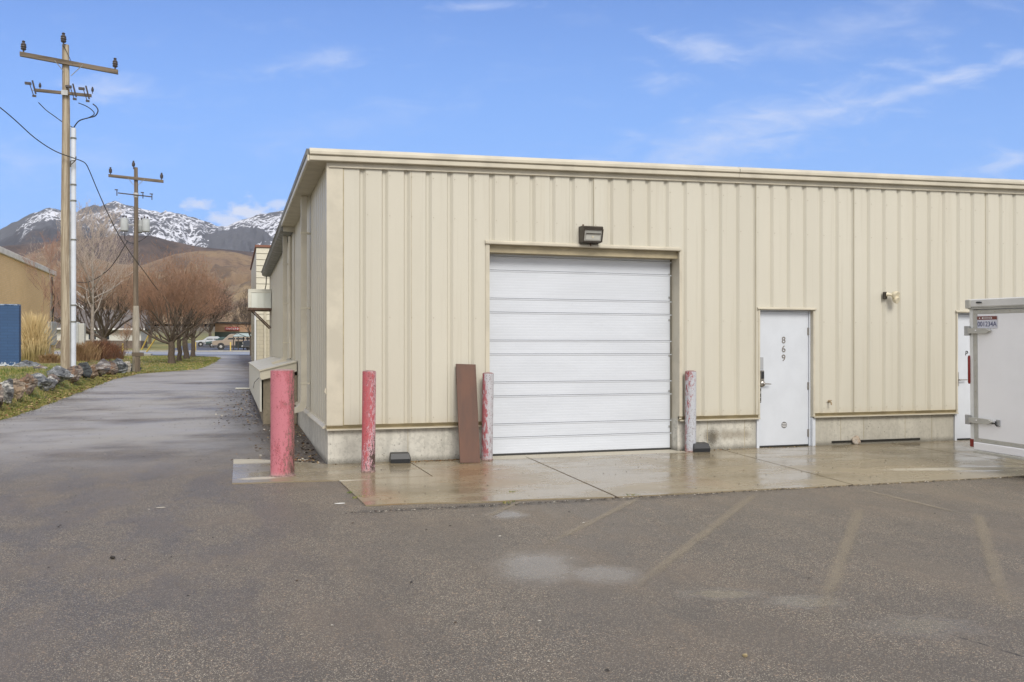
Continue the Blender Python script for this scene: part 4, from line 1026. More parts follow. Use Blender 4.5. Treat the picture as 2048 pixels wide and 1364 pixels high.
# plate (flat, bent at lower right)
pw, ph = .305, .152; px0 = -.135
pl = MB(); pl.M = Matrix.Translation((-.004, px0 - pw / 2, TZ + 1.622)) @ Matrix.Rotation(R(-90), 4, 'Z')
pl.box(-pw / 2, pw / 2, -.004, -.002, -ph / 2, ph / 2 - .045); pl.box(-pw / 2, pw / 2, -.004, -.002, ph / 2 - .0449, ph / 2, mi=1)
po = T(pl, 'licence_plate', [mat('plate_white', (.60, .62, .70), .4), mat('plate_red', (.17, .045, .035), .4)])
M['plate_ink'] = mat('plate_ink', (.03, .04, .14), .4)
zt_ = TZ + 1.622
text_mesh('plate_number', '001234A', .088, M['plate_ink'], po, (-.0095, px0 - pw / 2, zt_ - .026), (R(90), 0, R(-90)), .0008, .92)
text_mesh('plate_state', 'IDAHO', .036, M['white_ink'], po, (-.0095, px0 - pw / 2, zt_ + .052), (R(90), 0, R(-90)), .0008, 1.3)
mb = MB()
for yy in (-.07, .07, .115): mb.box(-.0098, -.0085, px0 - pw / 2 + yy - .009, px0 - pw / 2 + yy + .009, zt_ + .045, zt_ + .060)
sub(mb, 'plate_sticker', M['white_ink'], po)



# ================================================================ ground litter (uncountable)
def scatter(name, pts, m_list, size, flat, label=None, cat=None, seed=1, stuff=True):
    r = random.Random(seed); V_ = []; F_ = []; MI = []
    for (x, y, z) in pts:
        s = r.uniform(*size); a = r.uniform(0, 6.28); ti = r.uniform(-.5, .5) * flat; o_ = len(V_)
        el = r.uniform(.45, 1.0); nn = 5
        ring = [(x + s * math.cos(a + 6.283 * k / nn) * r.uniform(.7, 1), y + s * el * math.sin(a + 6.283 * k / nn) * r.uniform(.7, 1), z + .002 + s * (.15 + ti * math.cos(6.283 * k / nn))) for k in range(nn)]
        V_ += ring + [(x, y, z + .002 + s * (.55 if flat < .5 else .25))]
        F_ += [(o_ + k, o_ + (k + 1) % nn, o_ + nn) for k in range(nn)]; mi = r.randrange(len(m_list)); MI += [mi] * nn
    o = arr_mesh(name, V_, F_, m_list, mi=MI)
    tag(o, label, cat, kind='stuff'); return o
L1 = mat('dead_leaf', (.20, .10, .04), .8); L2 = mat('dry_leaf', (.36, .25, .12), .8); L3 = mat('wet_leaf', (.07, .045, .025), .6); L4 = mat('pale_grit', (.45, .42, .36), .8)
L5 = mat('dark_grit', (.035, .03, .025), .8)
r = random.Random(5)
pts = []
for _ in range(1300):
    y = 12.4 + r.random() ** 1.3 * 16; x = XW - .03 - abs(r.gauss(0, .42)); 
    if y > 17.8: x -= .68
    if x > -.9: pts.append((x, y, g(x, y) - .002))
for _ in range(90):
    x = .95 + r.gauss(0, .10); y = 12.8 + r.gauss(0, .10); pts.append((x, y, g(x, y)))
scatter('leaf_litter', pts, [L1, L2, L3, L3, L5, L4], (.008, .030), 1, 'brown leaf litter and grit along the foot of the long side wall', 'leaf litter')
pts = []
for _ in range(420):
    x = r.uniform(2.20, 3.05); y = 12.19 - abs(r.gauss(0, .035)); pts.append((x, y, SL))
for _ in range(200):
    x = r.uniform(1.3, 9.0); y = 12.21 - abs(r.gauss(0, .02)); 
    if not (G0 < x < G1): pts.append((x, y, SL))
scatter('pine_needles', pts, [L1, L2, L3], (.006, .018), 1, 'rusty dry needles heaped at the wall base right of the first bait box', 'plant litter', seed=3)
pts = []
for _ in range(160):
    x, y = r.uniform(.1, 9.5), r.uniform(8.7, 12.1)
    if (x > 1.25 or y > 10.9): pts.append((x, y, SL))
scatter('slab_grit', pts, [L5, L5, L4, L3], (.004, .016), .3, 'scattered dark crumbs and pale grit on the wet concrete apron', 'grit', seed=4)
pts = []
for _ in range(900):
    y = 2.5 + r.random() ** .8 * 26; 
    x = r.uniform(left_edge(y) + .1 if y > 12 else -6, 1.0 if y > 12 else 10)
    if y > 8.4 and x > -.1: continue
    pts.append((x, y, g(x, y) - .003))
for _ in range(1500):      # crumbled edge of the alley
    y = 15 + r.random() * 28; x = left_edge(y) + abs(r.gauss(0, .22)) - .05; pts.append((x, y, g(x, y) - .003))
for _ in range(700):
    x = r.uniform(1.0, 9.5); y = 8.58 - abs(r.gauss(0, .035)); pts.append((x, y, g(x, y)))
scatter('loose_gravel', pts, [L5, L5, L4, L3, L5], (.005, .017), .3, 'loose gravel crumbs strewn over the worn asphalt and along its edges', 'gravel', seed=6)
pts = []
for _ in range(900):
    y = 16 + r.random() ** 1.2 * 26; x = left_edge(y) - abs(r.gauss(0, .35)) + .08; pts.append((x, y, g(x, y) + .03))
scatter('fallen_leaves', pts, [L1, L2, L2, L3], (.015, .045), 1, 'fallen dry leaves scattered over the verge below the boulders', 'fallen leaves', seed=8)
# larger loose bits
def pebble(px, py, s, m_, label, name='stone', cat='stone', sc=(1, 1, .7)):
    me = rock_mesh(int(px), s * sc[0], s * sc[1], s * sc[2], 2, .2, 4); me.materials.append(m_)
    o = bpy.data.objects.new(name, me); COL.objects.link(o); x, y = gxy(px, py); o.location = (x, y, -.06); tag(o, label, cat); return o
pebble(225, 1117, .020, L5, 'small dark clod alone on the asphalt in the left foreground', 'dirt_clod', 'clod')
pebble(1490, 1312, .014, mat('tan_pebble', (.30, .24, .13), .7), 'tan pebble alone on the asphalt in the bottom foreground', 'pebble', 'pebble')
pebble(680, 1007, .055, mat('wet_paper', (.60, .60, .58), .6), 'flattened pale scrap of paper on asphalt beside the apron corner', 'paper_scrap', 'litter', (1, .35, .12))
pebble(322, 1015, .05, L4, 'thin pale litter scrap on asphalt left of the pink bollard', 'litter_scrap', 'litter', (1, .15, .1))
def tuft(x, y, z, n, hgt, spread, V_, F_, r, wid=.006, lean=.5):
    for _ in range(n):
        a = r.uniform(0, 6.283); d = abs(r.gauss(0, spread)); bx, by = x + d * math.cos(a), y + d * math.sin(a)
        hh = hgt * r.uniform(.5, 1.15); b2 = r.uniform(0, 6.283); l = r.uniform(.1, lean) * hh
        w_ = wid * r.uniform(.6, 1.2); px_, py_ = -math.sin(b2 + r.uniform(-1, 1)) * w_, math.cos(b2) * w_; o_ = len(V_)
        mx, my = bx + math.cos(b2) * l * .4, by + math.sin(b2) * l * .4; tx, ty = bx + math.cos(b2) * l, by + math.sin(b2) * l
        V_ += [(bx - px_, by - py_, z - .01), (bx + px_, by + py_, z - .01), (mx - px_ * .8, my - py_ * .8, z + hh * .6), (mx + px_ * .8, my + py_ * .8, z + hh * .6), (tx, ty, z + hh)]
        F_ += [(o_, o_ + 1, o_ + 3), (o_, o_ + 3, o_ + 2), (o_ + 2, o_ + 3, o_ + 4)]
Gr = [mat('grass_green', (.13, .18, .035), .8), mat('grass_olive', (.24, .235, .06), .8), mat('grass_straw', (.42, .33, .14), .85), mat('grass_deep', (.08, .125, .025), .8)]
def grass(name, spots, label, cat, seed, mats=Gr, weights=(5, 4, 2, 3)):
    r = random.Random(seed); V_ = []; F_ = []; MI = []
    for sp in spots:
        n0 = len(F_); tuft(*sp, V_, F_, r) if len(sp) == 6 else tuft(*sp[:6], V_, F_, r, sp[6])
        mi = r.choices(range(len(mats)), weights[:len(mats)])[0]; MI += [mi] * (len(F_) - n0)
    o = arr_mesh(name, V_, F_, mats, mi=MI); tag(o, label, cat, kind='stuff'); return o
r = random.Random(11)
sp = []
for px, py, n in ((716, 995, 14), (710, 985, 6), (1022, 985, 10), (1262, 992, 12), (1010, 1006, 8)):
    x, y = gxy(px, py); sp += [(x + r.gauss(0, .04), y + r.gauss(0, .02), -.055, 5, .022, .02, .003) for _ in range(n)]
grass('apron_weeds', sp, 'tiny green weeds sprouting along the edge of the concrete apron', 'weeds', 2)
sp = []
for _ in range(15000):
    y = 15.5 + r.random() ** 1.25 * 28; x = left_edge(y) - abs(r.gauss(0, .6)) * r.uniform(.2, 1.6) - r.random() * .15
    if y < 18: x -= .2
    straw = 1
    sp.append((x, y, g(x, y) - .02, 4, .048, .06, .007))
grass('verge_grass', sp, 'short patchy green grass verge between the boulders and the alley', 'grass', 3, weights=(4, 5, 4, 2))
sp = []
for _ in range(3500):
    y = 19 + r.random() * 19; x = -5.7 - r.random() ** 1.3 * 6
    if y > 30: continue
    sp.append((x, y, g(x, y) - .02, 4, .10, .07, .009))
grass('bed_grass', sp, 'green grass on the raised bed in front of the blue wall', 'grass', 4)
sp = []
for _ in range(12000):
    y = 41 + r.random() * 40; x = left_edge(y) - r.random() ** 1.2 * 22
    sp.append((x, y, g(x, y) - .02, 3, .05, .14, .02))
grass('lawn', sp, 'yellow-green lawn under the row of bare trees', 'lawn', 5, weights=(5, 6, 3, 1))

# ================================================================ boulders
RK = {
 'grey': mat_rock('slate_rock', (.13, .14, .155), (.20, .21, .22), (.045, .05, .06), (.42, .43, .44), 1.1),
 'streak': mat_rock('streaked_rock', (.14, .145, .155), (.36, .35, .33), (.05, .05, .055), (.62, .61, .58), 2.3, 1.3),
 'tan': mat_rock('tan_rock', (.30, .22, .15), (.26, .22, .18), (.11, .085, .065), (.45, .38, .30), 3.2),
 'rust': mat_rock('rust_rock', (.24, .13, .07), (.19, .165, .15), (.08, .06, .05), (.42, .36, .30), 4.7, 1.1),
 'orange': mat_rock('orange_rock', (.36, .20, .11), (.30, .22, .16), (.13, .08, .05), (.45, .36, .28), 5.5),
 'purple': mat_rock('purple_grey_rock', (.17, .155, .16), (.21, .16, .13), (.07, .065, .07), (.40, .39, .38), 6.1, 1.2),
 'dark': mat_rock('dark_rock', (.07, .08, .085), (.12, .13, .125), (.03, .032, .036), (.25, .26, .25), 7.7),
 'white': mat_rock('pale_rock', (.50, .46, .39), (.44, .40, .34), (.25, .21, .17), (.6, .58, .54), 8.4)}
def boulder(px0, px1, ytop, ybase, kind, label, seed, t=None, ry=None, rot=0, cuts=13, group='boulders edging the raised bed'):
    cxp = (px0 + px1) / 2
    p = onground(cxp, ybase) if t is None else None
    if p is None: q = ray(cxp) * t; p = Vector((q.x, q.y, 1.5 - (ybase - 700) / F * t))
    t_ = p.x * SY + p.y * CY
    wd = (px1 - px0) / F * t_; hh = (ybase - ytop) / F * t_
    me = rock_mesh(seed, wd / 2 * 1.75, (ry or wd / 2 * 1.35), hh * .62, 4, .30, cuts, .09)
    zs = [v.co.z for v in me.vertices]; k = (hh + .05) / max(zs)
    for v in me.vertices: v.co.z = v.co.z * k
    me.materials.append(RK[kind])
    for q in me.polygons: q.use_smooth = True
    try: me.set_sharp_from_angle(angle=R(28))
    except Exception: pass
    o = bpy.data.objects.new('boulder', me); COL.objects.link(o)
    o.location = (p.x, p.y + (ry or wd / 2) * .5, p.z - .05); o.rotation_euler = (0, 0, rot); tag(o, label, 'boulder', group); return o
boulder(-34, 0, 762, 815, 'rust', 'boulder cut by the left edge of the picture', 31)
boulder(-6, 22, 757, 807, 'streak', 'dark grey boulder streaked with white at the near end of the row', 12)
boulder(17, 41, 758, 799, 'tan', 'tan-brown boulder next to the white-streaked one', 13)
boulder(36, 70, 746, 788, 'rust', 'grey-topped boulder with a rusty front face', 14)
boulder(62, 102, 746, 780, 'grey', 'long light grey layered boulder left of the tall pole', 15)
boulder(88, 112, 752, 779, 'streak', 'low grey boulder leaning below the long layered one', 16)
boulder(96, 116, 748, 772, 'purple', 'small brownish-grey boulder tucked under the big layered slab', 29)
boulder(94, 132, 731, 767, 'grey', 'big dark layered boulder just left of the tall pole base', 17)
boulder(127, 158, 731, 766, 'rust', 'rust-brown boulder in front of the tall pole base', 18)
boulder(155, 175, 724, 754, 'dark', 'dark pointed boulder right of the tall pole', 19)
boulder(170, 190, 728, 757, 'orange', 'orange-brown boulder with a flat ledge', 20)
boulder(184, 214, 717, 754, 'purple', 'purple-grey boulder in the middle of the row', 21)
boulder(211, 232, 721, 750, 'rust', 'rust and white split boulder beside the blue-grey one', 22)
boulder(229, 253, 716, 747, 'grey', 'large blue-grey rounded boulder near the short wooden post', 23)
boulder(250, 259, 722, 745, 'white', 'slim whitish boulder standing upright near the wooden post', 24)
boulder(257, 276, 725, 743, 'dark', 'small dark boulder at the far end of the row', 25)
boulder(38, 74, 720, 741, 'grey', 'flat slate slab lying on the bed at the foot of the blue wall', 26, t=29.5, ry=.35)
boulder(72, 90, 730, 742, 'purple', 'small low rock on the bed soil right of the slate slab', 27, t=27.5)

# ================================================================ utility poles
M['pole'] = mat_wood('pole_wood', (.50, .44, .335), (.42, .36, .27), (.20, .15, .10), (16, 16, .6))
M['pole2'] = mat_wood('pole_wood_dark', (.25, .20, .145), (.21, .165, .12), (.09, .07, .05), (16, 16, .6))
M['arm'] = mat_wood('crossarm_wood', (.20, .155, .11), (.16, .125, .09), (.07, .055, .04), (.9, 16, 16))
M['insul'] = mat('insulator_glaze', (.055, .045, .045), .35); M['pvc'] = mat('grey_pvc', (.62, .66, .72), .45, noise_amt=.10, nscale=3)
M['cable'] = mat('black_cable', (.02, .02, .022), .6); M['tank'] = mat('transformer_paint', (.50, .53, .54), .4, noise_amt=.08)
M['sleeve'] = mat('pale_wood_sleeve', (.42, .38, .31), .85, noise_amt=.3, nscale=5, stretch=(6, 6, .6))
def insulator(x, y, z, par, s=1.0, loose=True):
    mb = MB(); mb.lathe([(.02 * s, -.12 * s), (.02 * s, 0), (.055 * s, .0), (.07 * s, .03 * s), (.055 * s, .06 * s), (.075 * s, .08 * s), (.06 * s, .12 * s), (.07 * s, .14 * s), (.045 * s, .18 * s), (.03 * s, .20 * s), (.045 * s, .23 * s), (.02 * s, .25 * s)], 12, (x, y, z))
    return rel(mb.build('insulator', M['insul'], smooth=True), par, par.location)
def pole(px, t, ztop, r0, r1, label, wood, zbase):
    p = ray(px) * t
    root = thing('utility_pole', label, 'utility pole', (p.x, p.y, zbase), 0, 'wooden utility poles along the alley')
    mb = MB(); nn = 10
    zs = [zbase - .3 + (ztop - zbase + .3) * k / nn for k in range(nn + 1)]
    mb.tube([(p.x + .01 * math.sin(k), p.y, z) for k, z in enumerate(zs)], [r0 + (r1 - r0) * k / nn for k in range(nn + 1)], 20)
    rel(mb.build('pole', wood, smooth=True), root, root.location); return root, p
def zat(py, t): return 1.5 + (700 - py) / F * t
P1, p1 = pole(131.5, 29, zat(90, 29), .165, .105, 'tall pale wooden utility pole with a grey conduit, behind the boulders', M['pole'], g(*(ray(131.5) * 29).xy))
def X1(px, t=29): return (ray(px) * t)
# wires and arms run along X (parallel to the front wall)
def armbox(root, xa, xb, y, za, zb, th, hh, m_, name='crossarm'):
    mb = MB(); mb.add([(xa, y - th, za - hh), (xa, y - th, za + hh), (xa, y + th, za - hh), (xa, y + th, za + hh), (xb, y - th, zb - hh), (xb, y - th, zb + hh), (xb, y + th, zb - hh), (xb, y + th, zb + hh)],
                      [(0, 1, 3, 2), (4, 6, 7, 5), (0, 4, 5, 1), (2, 3, 7, 6), (0, 2, 6, 4), (1, 5, 7, 3)])
    return rel(mb.build(name, m_), root, root.location)
ya = p1.y - .16
za_, zb_ = zat(119, 29), zat(138, 29)
def xpx(px, y):    # world X of pixel column at depth plane Y
    d = ray(px); return d.x / d.y * y
xl, xr = xpx(40, ya), xpx(236, ya)
armbox(P1, xl, xr, ya, za_, zb_, .055, .07, M['arm'])
for f_, s in ((.035, 1.2), (.97, 1.2)):
    insulator(xl + (xr - xl) * f_, ya, za_ + (zb_ - za_) * f_ + .15, P1, s)
insulator(xpx(127, ya), ya, zat(88, 29), P1, 1.25)
mb = MB(); mb.tube([(xpx(127, ya), ya, zat(88, 29) - .1), (xpx(130, ya), ya + .02, zat(100, 29)), (xpx(141, ya), ya + .03, zat(122, 29)), (xpx(146, ya), ya - .06, zat(131, 29))], .010, 5); rel(mb.build('jumper_wire', M['cable']), P1, P1.location)
for a, b_ in ((110, 126), (166, 142)):
    mb = MB(); mb.tube([(xpx(a, ya), ya - .06, zat(127 if a < 130 else 131, 29)), (xpx(b_, ya), ya + .02, zat(144 if a < 130 else 153, 29))], .014, 4); rel(mb.build('arm_brace', M['galv']), P1, P1.location)
zc_ = zat(187.5, 29); x2l, x2r = xpx(70, ya), xpx(183, ya)
armbox(P1, x2l, x2r, ya, zc_, zat(190, 29), .04, .045, M['arm'], 'lower_crossarm')
mb = MB(); mb.box(xpx(123, ya), xpx(136, ya), ya - .07, ya - .045, zc_ - .10, zc_ + .06); rel(mb.build('pole_band', M['galv']), P1, P1.location)
for cx__, yy in ((61, 188), (142, 188), (168, 190)):           # cut-out fuses
    mb = MB(); x = xpx(cx__, ya); z_ = zat(yy, 29)
    mb.box(x - .16, x + .02, ya - .05, ya + .05, z_ + .17, z_ + .24); mb.tube([(x + .06, ya - .03, z_ + .30), (x + .16, ya - .03, z_ - .12)], .028, 6); mb.tube([(x - .02, ya - .06, z_ + .20), (x + .10, ya - .06, z_ - .18)], .014, 5)
    mb.box(x + .06, x + .17, ya - .06, ya, z_ - .22, z_ - .16); rel(mb.build('fuse_cutout', M['insul']), P1, P1.location)
    mb = MB(); mb.tube([(x + .05, ya, z_), (x + .22, ya, z_ - .02)], .012, 5); rel(mb.build('cutout_bracket', M['galv']), P1, P1.location)
for px in (80, 185): insulator(xpx(px, ya), ya, zc_ + .10, P1, .6)
# conduit
xc, yc = xpx(147, p1.y - .05), p1.y - .05
mb = MB(); mb.tube([(xc, yc, P1.location.z - .2), (xc, yc, zat(256, 29))], .078, 16); rel(mb.build('conduit', M['pvc'], smooth=True), P1, P1.location)
for py in (278, 371, 403, 481, 612, 645):
    mb = MB(); mb.tube([(xc, yc, zat(py, 29)), (xc, yc, zat(py, 29) + .05)], .092, 16); mb.box(xc - .18, xc, yc - .02, yc + .02, zat(py, 29) + .01, zat(py, 29) + .035); rel(mb.build('conduit_strap', M['gutter'], smooth=True), P1, P1.location)
mb = MB(); mb.tube([(xpx(140.5, yc), yc - .03, P1.location.z), (xpx(140.5, yc), yc - .03, zat(250, 29))], .014, 6); rel(mb.build('ground_wire_cover', M['galv']), P1, P1.location)
def wire(pts, rad, name, par=None, label=None, cat=None, n=5):
    mb = MB(); mb.tube(pts, rad, n); 
    if par: return rel(mb.build(name, M['cable'], smooth='full'), par, par.location)
    o = mb.build(name, M['cable'], smooth='full'); tag(o, label, cat); return o
def smoothpts(P_, n=8):
    out = []; P_ = [Vector(p) for p in P_]; Q = [P_[0]] + P_ + [P_[-1]]
    for i in range(1, len(Q) - 2):
        for k in range(n):
            t = k / n; a, b_, c_, d_ = Q[i - 1], Q[i], Q[i + 1], Q[i + 2]
            out.append(.5 * ((2 * b_) + (-a + c_) * t + (2 * a - 5 * b_ + 4 * c_ - d_) * t * t + (-a + 3 * b_ - 3 * c_ + d_) * t ** 3))
    out.append(P_[-1]); return out
def A(px, py, t=29): return tuple(at(px, py, t))
wire(smoothpts([A(147, 256), A(158, 242), A(176, 236), A(190, 232), A(196, 222), A(193, 214), A(186, 208)]), .020, 'riser_cable', P1)
wire(smoothpts([A(176, 236), A(188, 229), A(185, 221), A(172, 212), A(157, 206)]), .015, 'riser_cable', P1)
wire(smoothpts([A(146, 255), A(128, 246), A(107, 231), A(92, 220), A(77, 205)]), .015, 'riser_cable', P1)
mb = MB(); mb.tube([A(141, 334, 28.8), A(141, 322, 28.8), A(151, 321, 28.8), A(152, 313, 28.8)], .02, 5); mb.tube([A(141, 330, 28.8), A(150, 322, 28.8)], .015, 5); rel(mb.build('cable_bracket', M['bronze']), P1, P1.location)
wire(smoothpts([A(-150, 120, 24), A(-60, 170, 26), A(0, 215, 27), A(30, 240, 27.6), A(70, 276, 28.2), A(110, 302, 28.6), A(150, 317, 28.8)]), .017, 'service_cable', label='black service cable sagging in from the upper left to the tall pole', cat='cable')
wire(smoothpts([A(152, 318, 28.8), A(163, 322, 29), A(172, 328, 29.5), A(180, 344, 30), A(195, 380, 31), A(215, 425, 33), A(240, 474, 35), A(268, 516, 38), A(290, 545, 41), A(305, 566, 44), A(316, 580, 47)]), .016, 'service_cable',
     label='black service cable dropping from the tall pole past the transformer pole', cat='cable')
P2_, p2 = pole(272, 39.5, zat(335, 39.5), .125, .080, 'darker wooden utility pole carrying grey transformers', M['pole2'], g(*(ray(272) * 39.5).xy))
ya = p2.y - .12; T2 = 39.5
xl, xr = xpx(217, ya), xpx(327, ya); za_, zb_ = zat(355, T2), zat(361, T2)
armbox(P2_, xl, xr, ya, za_, zb_, .05, .06, M['arm'])
for f_ in (.035, .965): insulator(xl + (xr - xl) * f_, ya, za_ + (zb_ - za_) * f_ + .13, P2_, 1.0)
insulator(xpx(267, ya), ya, zat(334, T2), P2_, 1.0)
for a, b_ in ((256, 267), (290, 276)):
    mb = MB(); mb.tube([(xpx(a, ya), ya - .055, zat(358, T2)), (xpx(b_, ya), ya + .02, zat(371, T2))], .012, 4); rel(mb.build('arm_brace', M['galv']), P2_, P2_.location)
armbox(P2_, xpx(236, ya), xpx(304, ya), ya, zat(388.5, T2), zat(393, T2), .025, .022, M['insul'], 'lower_crossarm')
for px, py in ((234, 388), (286, 391), (304, 393)):
    mb = MB(); x = xpx(px, ya); z_ = zat(py, T2); mb.tube([(x, ya - .03, z_ + .10), (x, ya - .03, z_ - .14)], .022, 6); mb.box(x - .09, x + .04, ya - .06, ya - .01, z_ + .10, z_ + .14); rel(mb.build('fuse_cutout', M['insul']), P2_, P2_.location)
mb = MB(); mb.tube([(p2.x, p2.y, zat(395, T2)), (p2.x, p2.y, zat(386, T2))], .105, 16); rel(mb.build('pole_band', mat('band_white', (.5, .5, .5), .5)), P2_, P2_.location)
for px, off, rr in ((249, 0, .165), (292, 0, .165), (279.5, .42, .12)):
    x = xpx(px, p2.y + off); y = p2.y + off; zb0 = zat(462, T2); zt0 = zat(438, T2)
    mb = MB(); mb.lathe([(rr * .93, zb0), (rr, zb0 + .02), (rr, zt0 - .03), (rr * 1.05, zt0 - .03), (rr * 1.05, zt0), (rr * .6, zt0 + .03), (.02, zt0 + .04)], 24, (x, y, 0)); tk = rel(mb.build('transformer', M['tank'], smooth=True), P2_, P2_.location)
    mb = MB(); mb.lathe([(.025, 0), (.04, .02), (.025, .05), (.035, .07), (.02, .11)], 8, (x - .06, y, zt0 + .02)); mb.lathe([(.025, 0), (.04, .02), (.025, .05), (.035, .07), (.02, .11)], 8, (x + .07, y, zt0 + .02))
    o = mb.build('bushing', M['insul']); o.parent = tk
    mb = MB(); mb.lathe([(rr * .96, zb0 - .025), (rr * .96, zb0 - .004)], 24, (x, y, 0)); o = mb.build('base_rim', M['gutter']); o.parent = tk
    mb = MB(); mb.box(min(x, p2.x), max(x, p2.x), y - .02, y + .02, zat(450, T2) - .02, zat(450, T2) + .03); rel(mb.build('mounting_bracket', M['galv']), P2_, P2_.location)
wire(smoothpts([A(249, 463, T2), A(250, 478, T2), A(262, 486, T2), A(276, 484, T2), A(292, 474, T2), A(303, 462, T2)]), .012, 'drip_loop', P2_)
mb = MB(); mb.tube([(p2.x, p2.y - .03, g(p2.x, p2.y)), (p2.x, p2.y - .03, zat(640, T2)), (p2.x, p2.y - .03, zat(612, T2))], [.152, .145, .120], 16); rel(mb.build('pale_weathered_butt', M['sleeve'], smooth=True), P2_, P2_.location)
wire(smoothpts([A(256, 481, T2), A(248, 494, 39), A(232, 520, 40), A(210, 545, 42), A(170, 565, 44), A(116, 556, 47)]), .018, 'service_cable', label='black cable pair falling from the transformers to the brick building corner', cat='cable')
# short wooden post
pp = onground(275, 742); wp = thing('wooden_post', 'short weathered wooden post with a crosspiece in front of the transformer pole', 'post', (xpx(275.5, 42.1), 42.1, g(-4, 42.1) - .03))
sc2 = 38.6 / F
mb = MB(); mb.box(-.12, .10, -.07, .07, 0, 33 * sc2, b=.015); mb.build('post', M['pole2'], wp)
mb = MB(); mb.box(-11 * sc2, 11 * sc2, -.09, .09, 33.2 * sc2, 41 * sc2, b=.015); mb.build('crosspiece', M['arm'], wp)

# ================================================================ left side : blue wall, brick building, boxes
bw = thing('blue_wall', 'blue painted block wall end with a chalky flaking top behind the boulders', 'wall', (-9, 33.6, g(-9, 33.6)))
xr_ = xpx(38, 33.6)
mb = MB(); mb.box(-14, xr_, 33.6, 33.9, .3, zat(611, 30)); rel(mb.build('masonry', mat_brick('blue_block_paint', (.030, .085, .20), (.026, .075, .18), (.022, .062, .15), .40, .10, .6, .25, .01, flake=.98)), bw, bw.location)
mb = MB(); mb.box(-14, xr_ + .0, 33.58, 33.92, zat(611, 30) + .002, zat(608.5, 30)); rel(mb.build('coping', mat('chalky_blue_white', (.33, .42, .55), .8, col2=(.04, .10, .22), nscale=16, ramp=(.45, .55))), bw, bw.location)
bb = thing('brick_building', 'long yellow brick building with a white roof edge beyond the blue wall', 'building', (-9, 40, g(-9, 40)))
XB = -9.0; zr = 5.42
brickm = mat_brick('yellow_brick', (.86, .62, .33), (.80, .56, .28), (.72, .55, .33), .22, .075, .85, .3, .010, axis='y')
brickx = mat_brick('yellow_brick_front', (.86, .62, .33), (.80, .56, .28), (.72, .55, .33), .22, .075, .85, .3, .010, axis='x')
mb = MB(); mb.box(XB - 16, XB, 36, 52.2, .5, zr); rel(mb.build('brick_wall', brickm), bb, bb.location)
mb = MB(); mb.box(XB - 16.1, XB + .10, 35.9, 52.35, zr + .002, zr + .26, b=.02); rel(mb.build('roof_fascia', mat('chalky_fascia', (.74, .72, .66), .7, noise_amt=.15, nscale=4)), bb, bb.location)
mb = MB(); mb.box(XB + .001, XB + .05, 51.5, 51.65, 2.9, zr - .1); rel(mb.build('conduit', M['gutter']), bb, bb.location)
mb = MB(); mb.box(XB + .001, XB + .22, 50.4, 51.8, 1.75, 2.95, b=.02); rel(mb.build('electrical_cabinet', M['tank']), bb, bb.location)
mb = MB(); mb.box(XB + .001, XB + .26, 49.0, 50.2, 2.0, 2.55, b=.02); rel(mb.build('meter_box', mat('cream_box', (.5, .48, .38), .5)), bb, bb.location)
mb = MB(); mb.box(XB + .001, XB + .08, 49.4, 49.6, 1.1, 2.0); mb.box(XB + .001, XB + .08, 51.0, 51.1, 1.1, 1.75); mb.box(XB + .001, XB + .08, 50.6, 50.7, 1.1, 1.75); rel(mb.build('conduit', M['awn']), bb, bb.location)
wire([(XB + .06, 51.5, 5.2), (XB + .12, 51.3, 4.9), (XB + .06, 51.2, 4.6), (XB + .14, 51.6, 4.3), (XB + .05, 51.5, 3.0)], .03, 'cable_bundle', bb)
cabp = place(152, 40); cb_ = thing('utility_cabinet', 'grey metal utility cabinet standing right of the tall pole among shrubs', 'cabinet', cabp)
mb = MB(); mb.box(-.45, .10, 0, .5, .1, 1.25 * 1.25, b=.02); mb.build('cabinet', M['tank'], cb_)
mb = MB(); mb.box(.101, .34, -.02, .45, .05, 1.50, b=.02); mb.build('side_box', mat('white_box', (.55, .56, .53), .5), cb_)

# ================================================================ bare trees
def taper_tubes(segs, sides):
    """segs: list of (p0, p1, r0, r1) -> arrays of joined small prisms"""
    S = np.array([[*a, *b] for a, b, _, _ in segs], dtype=np.float64); r0 = np.array([s[2] for s in segs]); r1 = np.array([s[3] for s in segs])
    a, b = S[:, :3], S[:, 3:]; d = b - a; d /= np.maximum(np.linalg.norm(d, axis=1, keepdims=True), 1e-9)
    up = np.where(np.abs(d[:, 2:3]) > .9, np.array([[1., 0, 0]]), np.array([[0., 0, 1]])); s = np.cross(d, up); s /= np.linalg.norm(s, axis=1, keepdims=True); t = np.cross(s, d)
    V_ = []
    for c_, rr in ((a, r0), (b, r1)):
        for k in range(sides):
            th = 2 * math.pi * k / sides; V_.append(c_ + (s * math.cos(th) + t * math.sin(th)) * rr[:, None])
    V_ = np.stack(V_, axis=1).reshape(-1, 3); n = len(segs); base = np.arange(n)[:, None] * (2 * sides)
    F_ = np.concatenate([base + np.array([[k, (k + 1) % sides, sides + (k + 1) % sides, sides + k]]) for k in range(sides)], axis=0)
    return V_, F_
